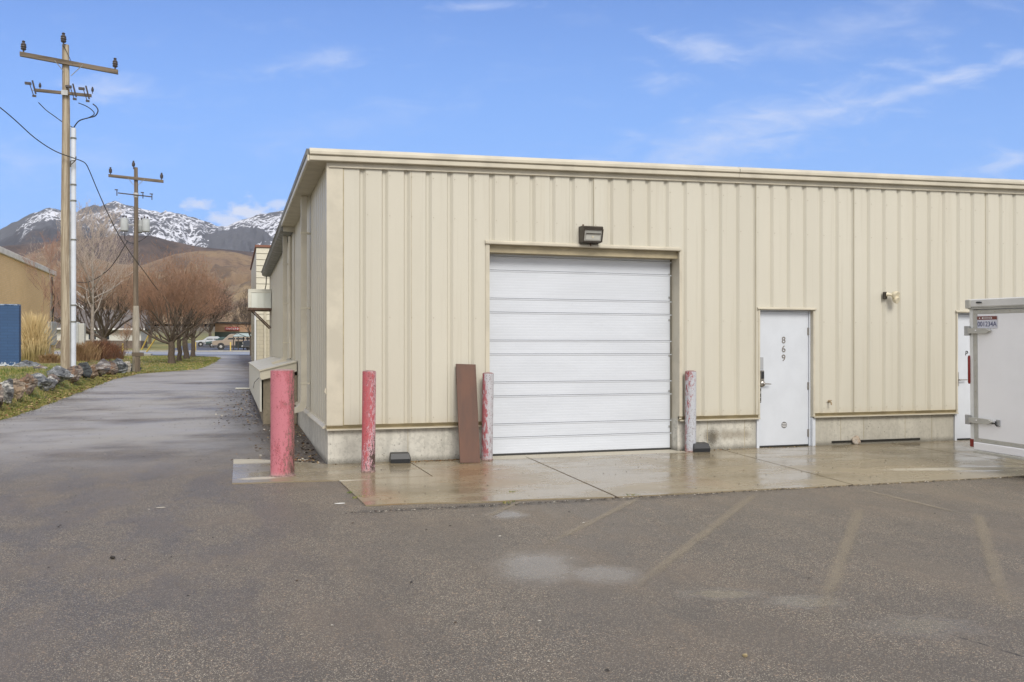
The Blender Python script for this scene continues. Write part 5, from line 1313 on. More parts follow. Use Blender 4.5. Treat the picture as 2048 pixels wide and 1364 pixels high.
def bare_tree(name, pos, H, CR, label, group, wood, twig, seed, trunk_r=.16, trunk_h=.9, levels=5, first=9, kids=(5, 5, 5, 4), up=.55, spread=1.0, leader=False, twig_r=.006, crown_z=None, lim=60000, lean=0, rthin=.62, sym=1.0):
    r = random.Random(seed); thick = []; thin = []
    czz = crown_z if crown_z else trunk_h + (H - trunk_h) * .52; rz_ = (H - trunk_h * .7) / 2
    def inside(p): 
        return ((p.x / CR) ** 2 + (p.y / CR) ** 2 + ((p.z - czz) / rz_) ** 2)
    def grow(p, d, L, rad, lev):
        nseg = 4 if lev < 2 else 3; lim_r = r.uniform(.75, 1.6); q = p.copy(); dd = d.copy(); rr = rad; pts = [q.copy()]; rads = [rr]
        for i in range(nseg):
            dd = (dd + Vector((r.gauss(0, .13), r.gauss(0, .13), r.gauss(.04, .10) + up * .10))).normalized()
            nq = q + dd * L / nseg; 
            if inside(nq) > lim_r: break
            nr = rr * (.86 if lev < 2 else .78); (thick if rr > .018 else thin).append((q.copy(), nq.copy(), rr, nr)); q = nq; rr = nr; pts.append(q.copy()); rads.append(rr)
        if lev >= levels or len(pts) < 2: return
        nk = kids[min(lev, len(kids) - 1)]
        for k in range(nk):
            f_ = .25 + .75 * (k + r.random()) / nk; idx = min(len(pts) - 1, max(1, int(round(f_ * (len(pts) - 1))))); b_ = pts[idx]
            ax = dd.cross(Vector((r.gauss(0, 1), r.gauss(0, 1), r.gauss(0, 1)))).normalized()
            ang = r.uniform(.30, .75) * spread; nd = (Matrix.Rotation(ang, 3, ax) @ dd); nd.z += up * .16; nd.normalize()
            grow(b_, nd, L * r.uniform(.55, .82), max(rads[idx] * rthin * r.uniform(.8, 1.05), twig_r), lev + 1)
    # trunk
    tp = Vector((0, 0, -.15)); trunk_pts = [tp]; 
    n_t = 5; topz = H * .82 if leader else trunk_h
    for i in range(1, n_t + 1): trunk_pts.append(Vector((r.gauss(0, .02) + lean * i / n_t, r.gauss(0, .02), topz * i / n_t)))
    tr_r = [trunk_r * (1.35 if i == 0 else 1.0) * ((1 - .8 * i / n_t) if leader else (1 - .15 * i / n_t)) for i in range(n_t + 1)]
    for k in range(first):
        az = 2.399 * k + r.uniform(-.4, .4)
        if leader:
            z = trunk_h + (topz - trunk_h) * (k / first) ** .9; s0 = Vector((lean * z / topz, 0, z)); el = r.uniform(.35, .75) + .5 * k / first; L = CR * (1.1 - .55 * k / first) * .62; rr = trunk_r * .42 * (1 - .6 * k / first)
        else:
            z = trunk_h * r.uniform(.85, 1.0); s0 = Vector((0, 0, z)); el = [1.35, .45, .75, 1.05, .3, .9, .55, 1.2, .65, .4, .8, 1.1][k % 12]; L = (CR * math.cos(el) + (H - trunk_h) * .5 * math.sin(el)) * .62; rr = trunk_r * r.uniform(.28, .42)
        grow(s0, Vector((math.cos(az) * math.cos(el), math.sin(az) * math.cos(el), math.sin(el))), L, rr, 0)
    root = thing(name, label, 'tree', pos, 0, group)
    mb = MB(); mb.tube(trunk_pts, tr_r, 12); mb.build('trunk', wood, root, smooth=True)
    if len(thin) > lim: r.shuffle(thin); thin = thin[:lim]
    if thick: V_, F_ = taper_tubes(thick, 6); arr_mesh('limbs', V_, F_, wood, root, smooth=True)
    if thin: V_, F_ = taper_tubes(thin, 3); arr_mesh('twigs', V_, F_, twig, root)
    if PRT: print('TREE', label[:40], len(thick), len(thin))
    return root
bark = mat('dark_bark', (.13, .10, .078), .9, noise_amt=.4, nscale=12, stretch=(3, 3, .6)); barkL = mat('pale_bark', (.33, .29, .25), .85, noise_amt=.3, nscale=10)
tw_or = mat('orange_twigs', (.36, .205, .13), .85, col2=(.23, .15, .105), nscale=1.2); tw_br = mat('brown_twigs', (.31, .215, .16), .85, col2=(.38, .24, .155), nscale=1.1)
tw_pale = mat('pale_twigs', (.50, .42, .36), .85); tw_red = mat('reddish_twigs', (.36, .21, .155), .85)
rowg = 'bare trees in a row on the lawn'
def tb(px, t): p = place(px, t); return p
bare_tree('bare_tree', tb(343, 52), 6.9, 2.9, 'round bare tree with orange-brown twigs, nearest trunk of the lawn row', rowg, bark, tw_or, 21, .20, 1.25, 5, 12, (5, 5, 5, 4), .75, .95, twig_r=.0090, lim=13000, rthin=.62)
bare_tree('bare_tree', tb(358, 58), 6.6, 2.7, 'bare tree second in the lawn row, its thin trunk just right of the nearest', rowg, bark, tw_or, 22, .15, 1.4, 5, 9, (4, 5, 4, 4), .5, twig_r=.009, lim=8000, rthin=.62)
bare_tree('bare_tree', tb(372.5, 64), 6.8, 3.0, 'bare tree third in the lawn row with a leaning trunk', rowg, bark, tw_or, 23, .20, 1.5, 5, 9, (4, 5, 4, 4), .45, twig_r=.010, lim=8000, rthin=.62, lean=-.1)
bare_tree('bare_tree', tb(386, 71), 6.6, 3.4, 'bare tree farthest in the lawn row, trunk nearest the alley', rowg, bark, tw_or, 24, .18, 1.5, 5, 9, (4, 5, 4, 4), .45, twig_r=.011, lim=8000, rthin=.62)
bare_tree('bare_tree', tb(207, 72), 7.0, 5.6, 'wide bare tree with a forked dark trunk behind the transformer pole', None, bark, tw_br, 25, .30, 1.5, 5, 12, (5, 5, 5, 4), .5, 1.0, twig_r=.011, lim=15000)
bare_tree('young_tree', tb(184.5, 42), 7.0, 2.6, 'slender pale-barked young tree right of the tall pole', None, barkL, tw_pale, 26, .095, 1.9, 4, 17, (4, 4, 4), .50, .9, True, .006, lim=9000)
bare_tree('young_tree', tb(100, 36), 5.2, 1.9, 'thin pinkish bare sapling in front of the yellow brick wall', None, barkL, tw_red, 27, .04, .6, 4, 9, (4, 4, 3), .7, .9, True, .004, lim=3500)
bare_tree('bare_tree', tb(502, 76), 6.0, 2.6, 'dark sparse bare tree near the far end of the side wall', None, bark, mat('grey_twigs', (.10, .075, .06), .9), 28, .10, 1.6, 4, 8, (4, 4, 4), .4, 1.0, twig_r=.011, lim=5000)
bare_tree('bare_tree', tb(254, 100), 3.4, 1.6, 'small bare tree by the pavement left of the transformer pole base', None, bark, tw_br, 29, .07, 1.0, 3, 7, (4, 4), .4, twig_r=.014, lim=2500)
bare_tree('bare_tree', tb(300, 140), 8.5, 6, 'reddish bare tree across the street behind the lawn row', None, bark, tw_or, 33, .25, 1.8, 4, 10, (5, 5, 5), .5, twig_r=.022, lim=9000)
bare_tree('bare_tree', tb(420, 150), 9.5, 6, 'reddish bare tree across the street by the car park', None, bark, tw_red, 34, .25, 1.8, 4, 10, (5, 5, 5), .5, twig_r=.022, lim=9000)
bare_tree('bare_tree', tb(60, 110), 9.0, 5, 'bare tree rising behind the yellow brick building', None, bark, tw_red, 35, .25, 1.8, 4, 10, (5, 5, 5), .5, twig_r=.018, lim=9000)
# shrubs and ornamental grass
def shrub(name, px, t, wid, hh, n, mats_, label, cat, seed, lean=.5, blade=.012, zoff=0, parts_=True):
    p = place(px, t); p.z += zoff; r = random.Random(seed); V_ = []; F_ = []
    for k in range(n):
        a = r.uniform(0, 6.283); d = abs(r.gauss(0, wid * .3)); bx, by = d * math.cos(a), d * math.sin(a); ln = r.uniform(.1, 1) * lean
        h_ = hh * r.uniform(.5, 1.05) * (1 - .3 * min(1, d / wid)); tx, ty = bx * (1 + ln * 1.3) + r.gauss(0, .12 * hh), by * (1 + ln * 1.3) + r.gauss(0, .12 * hh)
        w_ = blade * r.uniform(.6, 1.3); pa = r.uniform(0, 3.14); dx, dy = w_ * math.cos(pa), w_ * math.sin(pa); o_ = len(V_)
        mx, my = bx + (tx - bx) * .35, by + (ty - by) * .35
        V_ += [(bx - dx, by - dy, -.05), (bx + dx, by + dy, -.05), (mx - dx, my - dy, h_ * .6), (mx + dx, my + dy, h_ * .6), (tx - dx * .5, ty - dy * .5, h_ * .92), (tx + dx * .5, ty + dy * .5, h_ * .92), (tx + (tx - mx) * .3, ty + (ty - my) * .3, h_)]
        F_ += [(o_, o_ + 1, o_ + 3, o_ + 2), (o_ + 2, o_ + 3, o_ + 5, o_ + 4), (o_ + 4, o_ + 5, o_ + 6, o_ + 6)]
    V_ = np.array(V_); F3 = [(a, b_, c_, d_) for a, b_, c_, d_ in F_ if c_ != d_]; tri = [(a, b_, c_) for a, b_, c_, d_ in F_ if c_ == d_]
    me = bpy.data.meshes.new(name); me.from_pydata(V_.tolist(), [], F3 + tri); me.materials.append(mats_); o = bpy.data.objects.new(name, me); COL.objects.link(o); o.location = p
    tag(o, label, cat); return o
straw = bpy.data.materials.new('straw_grass'); straw.use_nodes = True; h = N(straw.node_tree); b = straw.node_tree.nodes['Principled BSDF']
O = h.n('ShaderNodeTexCoord').outputs['Object']; z = h.sep(O)[2]
h.link(h.mix(h.ramp(h.m('ADD', z, h.m('MULTIPLY', h.noise(O, 9, 3), .5)), .3, 1.1), (.30, .24, .09), (.68, .54, .29)), b.inputs['Base Color']); b.inputs['Roughness'].default_value = .8
shrub('ornamental_grass', 69, 34, .62, 1.95, 900, straw, 'big clump of tall golden ornamental grass against the brick wall', 'ornamental grass', 1, .5, .011)
rs = mat('rust_shrub', (.20, .085, .045), .85, col2=(.13, .07, .045), nscale=4); ds = mat('dry_shrub', (.36, .24, .12), .85, col2=(.22, .13, .07), nscale=4)
for i, (px, t, wd, hh, m_, lb) in enumerate([(160, 35, .8, .75, ds, 'straw-coloured dry shrub right of the tall pole'), (178, 37, .7, .80, ds, 'dry tan shrub below the young tree'),
        (195, 38, .8, .85, rs, 'rusty red-brown shrub behind the middle boulders'), (212, 40, .8, .85, rs, 'dark red shrub left of the blue-grey boulder'),
        (228, 42, .7, .7, rs, 'low rusty shrub behind the far boulders'), (100, 33, .6, .35, ds, 'low dry plant on the soil left of the tall pole')]):
    shrub('shrub', px, t, wd, hh, 650, m_, lb, 'shrub', 40 + i, .7, .008)
shrub('evergreen_shrub', 150, 41, .6, .9, 500, mat('maroon_shrub', (.09, .035, .03), .85), 'round maroon shrub beside the utility cabinet', 'shrub', 60, .4, .012)

# ================================================================ across the street
def part(name, m_, par, fn, smooth=False):
    mb = MB(); fn(mb); return rel(mb.build(name, m_, smooth=smooth), par, par.location)
M['wh'] = mat('house_white', (.56, .55, .50), .7, noise_amt=.12, nscale=.8); M['shingle'] = mat('grey_shingle', (.16, .145, .14), .9, noise_amt=.25, nscale=1.5)
M['stone'] = mat_brick('stone_veneer', (.19, .145, .115), (.13, .10, .085), (.10, .085, .07), .5, .25, .9, .5, .03)
M['dglass'] = mat('dark_window', (.03, .035, .04), .12); M['whtrim'] = mat('white_trim', (.68, .68, .66), .6)
YH = 122.0; hz = base_z(YH)
hx0, hx1 = -33.0, xpx(282, YH)
def zp(py, Y, px=200): d = ray(px); return 1.5 + (700 - py) / F * (Y / d.y)
ho = thing('house', 'low white house with a grey shingle roof and stone base across the street', 'building', ((hx0 + hx1) / 2, YH, hz))
ze = zp(658, YH); zs = zp(681, YH); zk = zp(616, YH)
part('stone_base', M['stone'], ho, lambda m: m.box(hx0, hx1, YH, YH + 9, hz - .5, zs))
part('wall', M['wh'], ho, lambda m: m.box(hx0, hx1, YH + .08, YH + 8.9, zs, ze))
part('roof', M['shingle'], ho, lambda m: m.prism([(YH - .6, ze + .06), (YH + 4.5, zk), (YH + 9.6, ze + .06), (YH + 9.6, ze + .02), (YH - .6, ze + .02)], 'x', hx0 - .5, hx1 + .5))
part('eave_board', M['whtrim'], ho, lambda m: m.box(hx0 - .5, hx1 + .5, YH - .65, YH - .605, ze - .12, ze + .09))
for a, b_ in ((149, 156), (158, 165), (177, 182), (187, 192), (212, 218.5), (100, 112)):
    wn = part('window', M['whtrim'], ho, lambda m: m.box(xpx(a, YH) - .07, xpx(b_, YH) + .07, YH + .03, YH + .078, zs + .05, zp(662, YH)))
    mb = MB(); mb.box(xpx(a, YH), xpx(b_, YH), YH + .018, YH + .028, zs + .12, zp(663, YH)); o = mb.build('pane', M['dglass']); o.parent = wn
gx0, gx1 = xpx(120, YH + 12), xpx(172, YH + 12)
gb = thing('gabled_house', 'pale gabled house with white roof edges behind the young tree', 'building', (gx0, YH + 12, hz + .3))
gm_ = (gx0 + xpx(148, YH + 12)) / 2
part('wall', M['stone'], gb, lambda m: m.prism([(gx0, hz), (gx1, hz), (gx1, zp(622, YH + 12)), ((gx0 + gx1) / 2 - 1.5, zp(575, YH + 12)), (gx0 - 2, zp(600, YH + 12)), (gx0 - 2, hz)], 'y', YH + 12, YH + 20))
for dz_ in (0, -1.5):
    part('rake_board', M['whtrim'], gb, lambda m: m.prism([(xpx(140, YH + 12), zp(572, YH + 12) + dz_), (xpx(170, YH + 12), zp(594, YH + 12) + dz_), (xpx(170, YH + 12), zp(599, YH + 12) + dz_), (xpx(140, YH + 12), zp(580, YH + 12) + dz_)], 'y', YH + 11.6 + dz_ * .1, YH + 11.95 + dz_ * .1))
# store
YS = 165.0
st = thing('store_building', 'tan store with a dark flat roof line and red sign beyond the car park', 'building', (0, YS, base_z(YS)))
sx0, sx1 = xpx(430, YS), xpx(560, YS)
part('wall', mat('store_tan', (.40, .25, .15), .8, noise_amt=.2), st, lambda m: m.box(sx0, sx1, YS, YS + 20, base_z(YS) - 1, zp(645, YS)))
part('parapet', mat('store_dark', (.07, .065, .06), .8), st, lambda m: m.box(sx0 - .2, sx1 + .2, YS - .3, YS + 20, zp(645, YS) + .01, zp(641.5, YS)))
part('canopy', mat('store_green', (.035, .05, .04), .7), st, lambda m: m.box(sx0, sx1, YS - 2.5, YS - .01, zp(674, YS), zp(663, YS)))
part('shopfront', M['dglass'], st, lambda m: m.box(sx0 + .5, sx1 - .5, YS - .1, YS - .02, base_z(YS) + .2, zp(675, YS)))
sgn = part('sign_board', mat('sign_red', (.34, .05, .045), .5), st, lambda m: m.box(xpx(450, YS), xpx(479, YS), YS - .35, YS - .05, zp(659, YS), zp(652, YS)))
def lets(m):
    r = random.Random(3); x = xpx(452, YS)
    while x < xpx(477, YS):
        w_ = r.uniform(.12, .3); hh_ = r.uniform(.25, .42); m.box(x, x + w_ * .4, YS - .42, YS - .36, zp(657.6, YS), zp(657.6, YS) + hh_); m.box(x, x + w_, YS - .42, YS - .361, zp(657.6, YS) + hh_ * .4, zp(657.6, YS) + hh_ * .4 + .08); x += w_ + .12
mb = MB(); lets(mb); o = mb.build('sign_lettering', M['white_ink']); o.parent = sgn
# bus shelter
sh = thing('shelter', 'open shelter with a pale green hipped roof on dark posts by the street', 'shelter', (xpx(485, 104), 104, base_z(104)))
YB = 104; a_, b2_ = xpx(465, YB), xpx(507, YB); zb_ = zp(673, YB, 485); zt_2 = zp(666, YB, 485); xm0, xm1 = xpx(475, YB), xpx(497, YB)
part('roof', mat('shelter_roof', (.36, .43, .40), .5), sh, lambda m: m.add([(a_, YB, zb_), (b2_, YB, zb_), (b2_, YB + 3, zb_), (a_, YB + 3, zb_), (xm0, YB + 1.5, zt_2), (xm1, YB + 1.5, zt_2)], [(0, 1, 5, 4), (1, 2, 5), (2, 3, 4, 5), (3, 0, 4), (3, 2, 1, 0)]))
for px, dy in ((467, .1), (476.5, .1), (487, 2.8), (495.5, 2.8), (505, .1)):
    part('post', M['bronze'], sh, lambda m: m.box(xpx(px, YB + dy) - .06, xpx(px, YB + dy) + .06, YB + dy, YB + dy + .12, base_z(YB) - .1, zb_ - .01))
part('glass_panel', mat('tinted_panel', (.12, .14, .13), .2), sh, lambda m: m.box(a_ + .3, b2_ - .2, YB + 2.92, YB + 2.96, base_z(YB) + .3, zb_ - .5))
# yellow posts
ym = mat('yellow_marker', (.55, .40, .10), .6)
for px, t, hp, lb in ((391, 93, 19, 'pale yellow marker post at the kerb behind the lawn trees'), (461, 93, 19, 'pale yellow marker post at the kerb in front of the shelter'), (245.5, 78, 22, 'yellow marker post by the pavement left of the transformer pole')):
    p = place(px, t); mb = MB(); mb.lathe([(.07, -.1), (.07, hp / F * t), (.05, hp / F * t + .03), (.01, hp / F * t + .04)], 10); o = mb.build('marker_post', ym, loc=p, smooth=True); tag(o, lb, 'marker post', 'yellow marker posts')
for a, b_, lb in (((283, 696), (297, 674), 'yellow guy wire guard slanting left just right of the transformer pole'), ((293, 700), (315, 675), 'second yellow guy wire guard nearer the tree trunk')):
    mb = MB(); mb.tube([at(a[0], a[1] + 4, 60), at(b_[0], b_[1] - 4, 60)], .05, 6); tag(mb.build('guy_guard', ym), lb, 'guy guard', 'yellow guy wire guards')
# vehicles
M['tyre'] = M['rubber']; M['chrome'] = mat('pale_chrome', (.5, .5, .5), .3, metal=.5); M['hub'] = mat('hub_silver', (.42, .41, .39), .4)
def vehicle(px_front, Y, L, paint, low, label, cat, roof_profile, group=None, w_=1.9, name='parked_car', glass_rng=None, wheel_r=.38):
    """side-on, front toward -X"""
    x0 = xpx(px_front, Y); z0 = base_z(Y) + .03; root = thing(name, label, cat, (x0 + L / 2, Y, z0), 0, group)
    body_p, cab_p = roof_profile(L)
    mb = MB()
    def loft(poly, y0, y1, inset):
        n = len(poly); zs_ = [p[1] for p in poly]; zmid = min(zs_)
        vs = []
        for yy, ins in ((y0, inset), (y0 + .12, 0), (y1 - .12, 0), (y1, inset)):
            cx_ = sum(p[0] for p in poly) / n
            for (x, z) in poly: vs.append(((x - cx_) * (1 - ins) + cx_ - L / 2, yy - w_ / 2, (z - zmid) * (1 - ins) + zmid))
        fs = [tuple(range(n))[::-1], tuple(range(3 * n, 4 * n))]
        for s_ in range(3): fs += [(s_ * n + i, s_ * n + (i + 1) % n, (s_ + 1) * n + (i + 1) % n, (s_ + 1) * n + i) for i in range(n)]
        return vs, fs
    vs, fs = loft(body_p, 0, w_, .03); mb.add(vs, fs); mb.build('body', paint, root, smooth=True)
    mb = MB(); vs, fs = loft(cab_p, .10, w_ - .10, .06); mb.add(vs, fs); cab_o = mb.build('cabin', paint, root, smooth=True)
    xs = [p[0] for p in cab_p]; zc0 = min(p[1] for p in cab_p) + .08; zc1 = max(p[1] for p in cab_p) - .09
    for (a, b_, sk0, sk1) in glass_rng:
        mb = MB(); mb.add([(a - L / 2, -w_ / 2 + .085, zc0), (b_ - L / 2, -w_ / 2 + .085, zc0), (b_ - sk1 - L / 2, -w_ / 2 + .13, zc1), (a + sk0 - L / 2, -w_ / 2 + .13, zc1), (a - L / 2, -w_ / 2 + .2, zc0), (b_ - L / 2, -w_ / 2 + .2, zc0), (b_ - sk1 - L / 2, -w_ / 2 + .2, zc1), (a + sk0 - L / 2, -w_ / 2 + .2, zc1)],
                          [(0, 1, 2, 3), (4, 7, 6, 5), (0, 4, 5, 1), (1, 5, 6, 2), (2, 6, 7, 3), (3, 7, 4, 0)]); mb.build('side_window', M['dglass'], root)
    mb = MB(); mb.box(.02 - L / 2, L / 2 - .02, -w_ / 2 - .015, w_ / 2 + .015, .38, .56, b=.03); mb.build('lower_trim', low, root)
    mb = MB(); mb.box(-.10 - L / 2, .14 - L / 2, -w_ / 2 + .03, w_ / 2 - .03, .40, .62, b=.04); mb.build('front_bumper', M['chrome'], root)
    mb = MB(); mb.box(-.02 - L / 2, .10 - L / 2, -w_ / 2 + .03, -w_ / 2 + .35, .75, .92, b=.02); mb.build('headlight', M['glass_lens'], root)
    mb = MB(); mb.box(-.02 + L / 2, .03 + L / 2, -w_ / 2 + .03, -w_ / 2 + .2, .75, 1.0, b=.01); mb.build('tail_light', M['red_lens'], root)
    for fx in (.19, .79):
        for yy in (-w_ / 2 + .08, w_ / 2 - .08):
            mb = MB(); mb.M = Matrix.Translation((fx * L - L / 2, yy, wheel_r - .03)) @ Matrix.Rotation(R(90), 4, 'X')
            mb.lathe([(wheel_r * .6, -.12), (wheel_r * .95, -.12), (wheel_r, -.08), (wheel_r, .08), (wheel_r * .95, .12), (wheel_r * .6, .12)], 20); wo_ = mb.build('wheel', M['tyre'], root, smooth=True)
            mb = MB(); mb.M = Matrix.Translation((fx * L - L / 2, yy, wheel_r - .03)) @ Matrix.Rotation(R(90), 4, 'X'); mb.lathe([(.04, -.13), (wheel_r * .6, -.115), (wheel_r * .6, .115), (.04, .13)], 16)
            o = mb.build('rim', M['hub'], wo_, smooth=True)
        mb = MB(); mb.M = Matrix.Translation((fx * L - L / 2, -w_ / 2 + .01, wheel_r - .02)) @ Matrix.Rotation(R(90), 4, 'X'); mb.lathe([(wheel_r * 1.15, -.02), (wheel_r * 1.15, .018)], 20); mb.build('wheel_arch', M['rubber'], root)
    return root
def suv_p(L): return [(.0, .45), (.02, .95), (.25, 1.05), (1.35, 1.12), (L - .15, 1.15), (L, 1.0), (L, .45)], [(1.2, 1.10), (1.95, 1.78), (2.2, 1.85), (L - .5, 1.85), (L - .15, 1.12)]
def pickup_p(L): return [(.0, .45), (.02, 1.0), (.3, 1.12), (1.35, 1.16), (L, 1.16), (L, .45)], [(1.3, 1.12), (1.95, 1.78), (2.2, 1.84), (3.4, 1.84), (3.6, 1.14)]
def car_p(L): return [(.0, .35), (.02, .7), (.25, .8), (1.2, .9), (L - .2, .95), (L, .8), (L, .35)], [(1.1, .88), (1.8, 1.35), (2.1, 1.42), (3.2, 1.42), (4.0, .94)]
tanp = mat('tan_paint', (.33, .27, .21), .35); blk = mat('charcoal_paint', (.045, .05, .06), .3); whp = mat('white_car_paint', (.5, .52, .54), .3); grp = mat('green_car_paint', (.06, .10, .09), .3)
vehicle(424, 111, 5.3, tanp, mat('grey_cladding', (.13, .12, .12), .6), 'tan and grey sport utility vehicle parked beside the shelter', 'car', suv_p, 'vehicles parked across the street', glass_rng=[(1.75, 2.6, .42, .05), (2.7, 3.7, .05, .05), (3.8, 4.9, .05, .3)])
vehicle(485, 101.5, 5.6, blk, mat('dark_cladding', (.06, .06, .06), .6), 'charcoal pickup nosing out from behind the building', 'pickup', pickup_p, 'vehicles parked across the street', name='pickup_truck', glass_rng=[(1.75, 2.6, .42, .05), (2.7, 3.45, .05, .08)])
vehicle(411, 128, 4.5, grp, M['rubber'], 'green parked car left of the tan vehicle', 'car', car_p, 'vehicles parked across the street', glass_rng=[(1.6, 2.5, .4, .05), (2.6, 3.6, .05, .4)], wheel_r=.32)
vehicle(389, 135, 4.5, whp, M['rubber'], 'white parked car partly hidden by the lawn tree trunks', 'car', car_p, 'vehicles parked across the street', glass_rng=[(1.6, 2.5, .4, .05), (2.6, 3.6, .05, .4)], wheel_r=.32)
# white debris scraps near hatch and lawn
for px, py, t, lb in ((492, 757, 24, 'pale slab of wood lying at the alley edge before the hatch'),):
    p = onground(486, 778); mb = MB(); mb.box(-.22, .22, -.08, .08, 0, .04, b=.01); o = mb.build('wood_offcut', M['awn'], loc=(p.x, p.y, p.z), ); o.rotation_euler = (0, 0, R(-12)); tag(o, lb, 'offcut')

# ================================================================ tall building beyond the yard
tbx = thing('tall_building', 'taller cream lap-sided building with a brick-red cap beyond the side wall', 'building', (4, 49, base_z(49)))
YT = 49.0; xt = xpx(512.5, YT); ztp = zp(490, YT, 520)
lap = MB()
nz_ = 12; z_a = zp(640, YT, 520); hh_ = (ztp - .12 - z_a) / nz_
for i in range(nz_): lap.prism([(YT - .03, z_a + i * hh_), (YT + .0, z_a + (i + 1) * hh_ - .02), (YT + .3, z_a + (i + 1) * hh_ - .02), (YT + .3, z_a + i * hh_)], 'x', xt, 12)
rel(lap.build('lap_siding', mat('cream_siding', (.60, .57, .47), .6, noise_amt=.08)), tbx, tbx.location)
part('block_wall', mat_brick('tan_block', (.48, .44, .34), (.45, .41, .32), (.36, .33, .26), .4, .2, .85, .3, .012), tbx, lambda m: m.box(xt + .02, 12, YT + .0, YT + 14, .3, z_a - .003))
part('side_wall', M['siding'], tbx, lambda m: m.box(xt + .02, 12, YT + .31, YT + 14, z_a, ztp - .13))
part('cap_flashing', mat('brick_red_cap', (.20, .085, .055), .6), tbx, lambda m: m.box(xt - .06, 12.1, YT - .08, YT + 14.1, ztp - .12, ztp))
part('downpipe', mat('white_pipe', (.62, .64, .66), .5), tbx, lambda m: m.tube([(xpx(510.5, YT - .1), YT - .1, .6), (xpx(510.5, YT - .1), YT - .1, zp(622, YT, 510))], .05, 8))
part('wall_pipe', M['trim'], tbx, lambda m: m.tube([(xpx(530, YT - .1), YT - .1, .6), (xpx(530, YT - .1), YT - .1, zp(600, YT, 510))], .06, 8))

# ================================================================ hills and mountains
def interp(tab, u):
    if u <= tab[0][0]: return tab[0][1]
    for (a, b_), (c_, d_) in zip(tab, tab[1:]):
        if u <= c_: f_ = (u - a) / (c_ - a); return b_ + (d_ - b_) * f_
    return tab[-1][1]
def range_mesh(name, prof, T0, T1, T2, nu, nt, amp, nscale, m_, z0=20, pw=1.0, seed=0, u0=-1.1, u1=.9, ridge=True, gully=0.0, fine=0, mats=None):
    """prof: (px, py) skyline of this range; foot at T0, crest at T1, back foot at T2 (metres along the view axis)"""
    V_ = []; 
    for j in range(nt + 1):
        f_ = j / nt
        T_ = T0 + (T1 - T0) * (f_ / .72) if f_ < .72 else T1 + (T2 - T1) * ((f_ - .72) / .28)
        for i in range(nu + 1):
            u = u0 + (u1 - u0) * i / nu; d = Vector((SY + CY * u, CY - SY * u, 0)); x, y = d.x * T_, d.y * T_
            px = 1024 + u * F; py = interp(prof, px); crest = 1.5 + (700 - py) / F * T1
            s = ((T_ - T0) / (T1 - T0)) if T_ <= T1 else max(0, 1 - (T_ - T1) / (T2 - T1)); s = max(0, s) ** (pw if T_ <= T1 else 1.2)
            q = Vector((x / nscale, y / nscale, seed)); 
            n1 = noise.fractal(q, .9, 2.1, 6); rg = (.5 - abs(noise.fractal(q * 1.3 + Vector((5, 3, 1)), .8, 2.1, 5))) if ridge else 0
            # gullies running down slope : noise stretched along the fall line
            gq = Vector((u * T1 / (nscale * .35), T_ / (nscale * 1.3), seed + 9)); gl = abs(noise.fractal(gq, .8, 2.2, 4)) if gully else 0
            k = 4 * s * (1 - s) if T_ <= T1 else s
            h_ = z0 + (crest - z0) * s + amp * (n1 + rg) * k * .8 + amp * n1 * .07 * s + fine * noise.noise(q * 14) * s - gully * gl * k
            V_.append((x, y, h_))
    F_ = [(j * (nu + 1) + i, j * (nu + 1) + i + 1, (j + 1) * (nu + 1) + i + 1, (j + 1) * (nu + 1) + i) for j in range(nt) for i in range(nu)]
    o = arr_mesh(name, V_, F_, m_, smooth=True); tag(o, kind='structure'); return o
# materials
mm = bpy.data.materials.new('mountain_snow_forest'); mm.use_nodes = True; h = N(mm.node_tree); b = mm.node_tree.nodes['Principled BSDF']
Pn = h.n('ShaderNodeNewGeometry'); P = Pn.outputs['Position']; x, y, z = h.sep(P)
n_big = h.noise(P, 1 / 900, 6, .6); n_mid = h.noise(P, 1 / 160, 6, .65); 
tv = h.n('ShaderNodeTexVoronoi'); tv.inputs['Scale'].default_value = 1 / 26; h.link(h.mapping(P, (1, 1, .5)), tv.inputs['Vector'])
tv2 = h.n('ShaderNodeTexVoronoi'); tv2.inputs['Scale'].default_value = 1 / 55; h.link(h.mapping(P, (1, 1, .5)), tv2.inputs['Vector'])
dens = h.ramp(h.m('ADD', h.m('MULTIPLY', n_big, .75), h.m('MULTIPLY', n_mid, .25)), .48, .64, .22, .88)
west = h.ramp(h.m('ADD', x, h.m('MULTIPLY', n_big, 500)), -1150, -1500)                                       # the western shoulder is wooded
def dark_spot(cx, cz, rx, rz):
    a = h.m('DIVIDE', h.m('SUBTRACT', x, cx), rx); b2 = h.m('DIVIDE', h.m('SUBTRACT', z, cz), rz)
    d = h.m('SQRT', h.m('ADD', h.m('MULTIPLY', a, a), h.m('MULTIPLY', b2, b2)))
    return h.ramp(h.m('ADD', d, h.m('MULTIPLY', h.m('SUBTRACT', n_mid, .5), 1.8)), 1.15, .75)
for q in (h.m('MULTIPLY', west, .9), dark_spot(40, 860, 260, 170), dark_spot(-1090, 1190, 150, 70), dark_spot(-1300, 1000, 260, 60)): dens = h.m('MAXIMUM', dens, q)
tree_m = h.ramp(h.m('SUBTRACT', tv.outputs['Distance'], h.m('MULTIPLY', dens, .62)), .30, .22)
tree_2 = h.ramp(h.m('SUBTRACT', tv2.outputs['Distance'], h.m('MULTIPLY', dens, .70)), .22, .14)
tree_m = h.m('MAXIMUM', tree_m, tree_2)
snowline = h.m('ADD', h.m('ADD', z, h.ramp(x, -900, -500, 0, 230)), h.m('MULTIPLY', h.m('SUBTRACT', h.noise(P, 1 / 300, 6, .65), .5), 520))
snow = h.ramp(snowline, 880, 990)
bare = h.mix(h.ramp(n_mid, .4, .6), (.090, .072, .068), (.062, .052, .052))
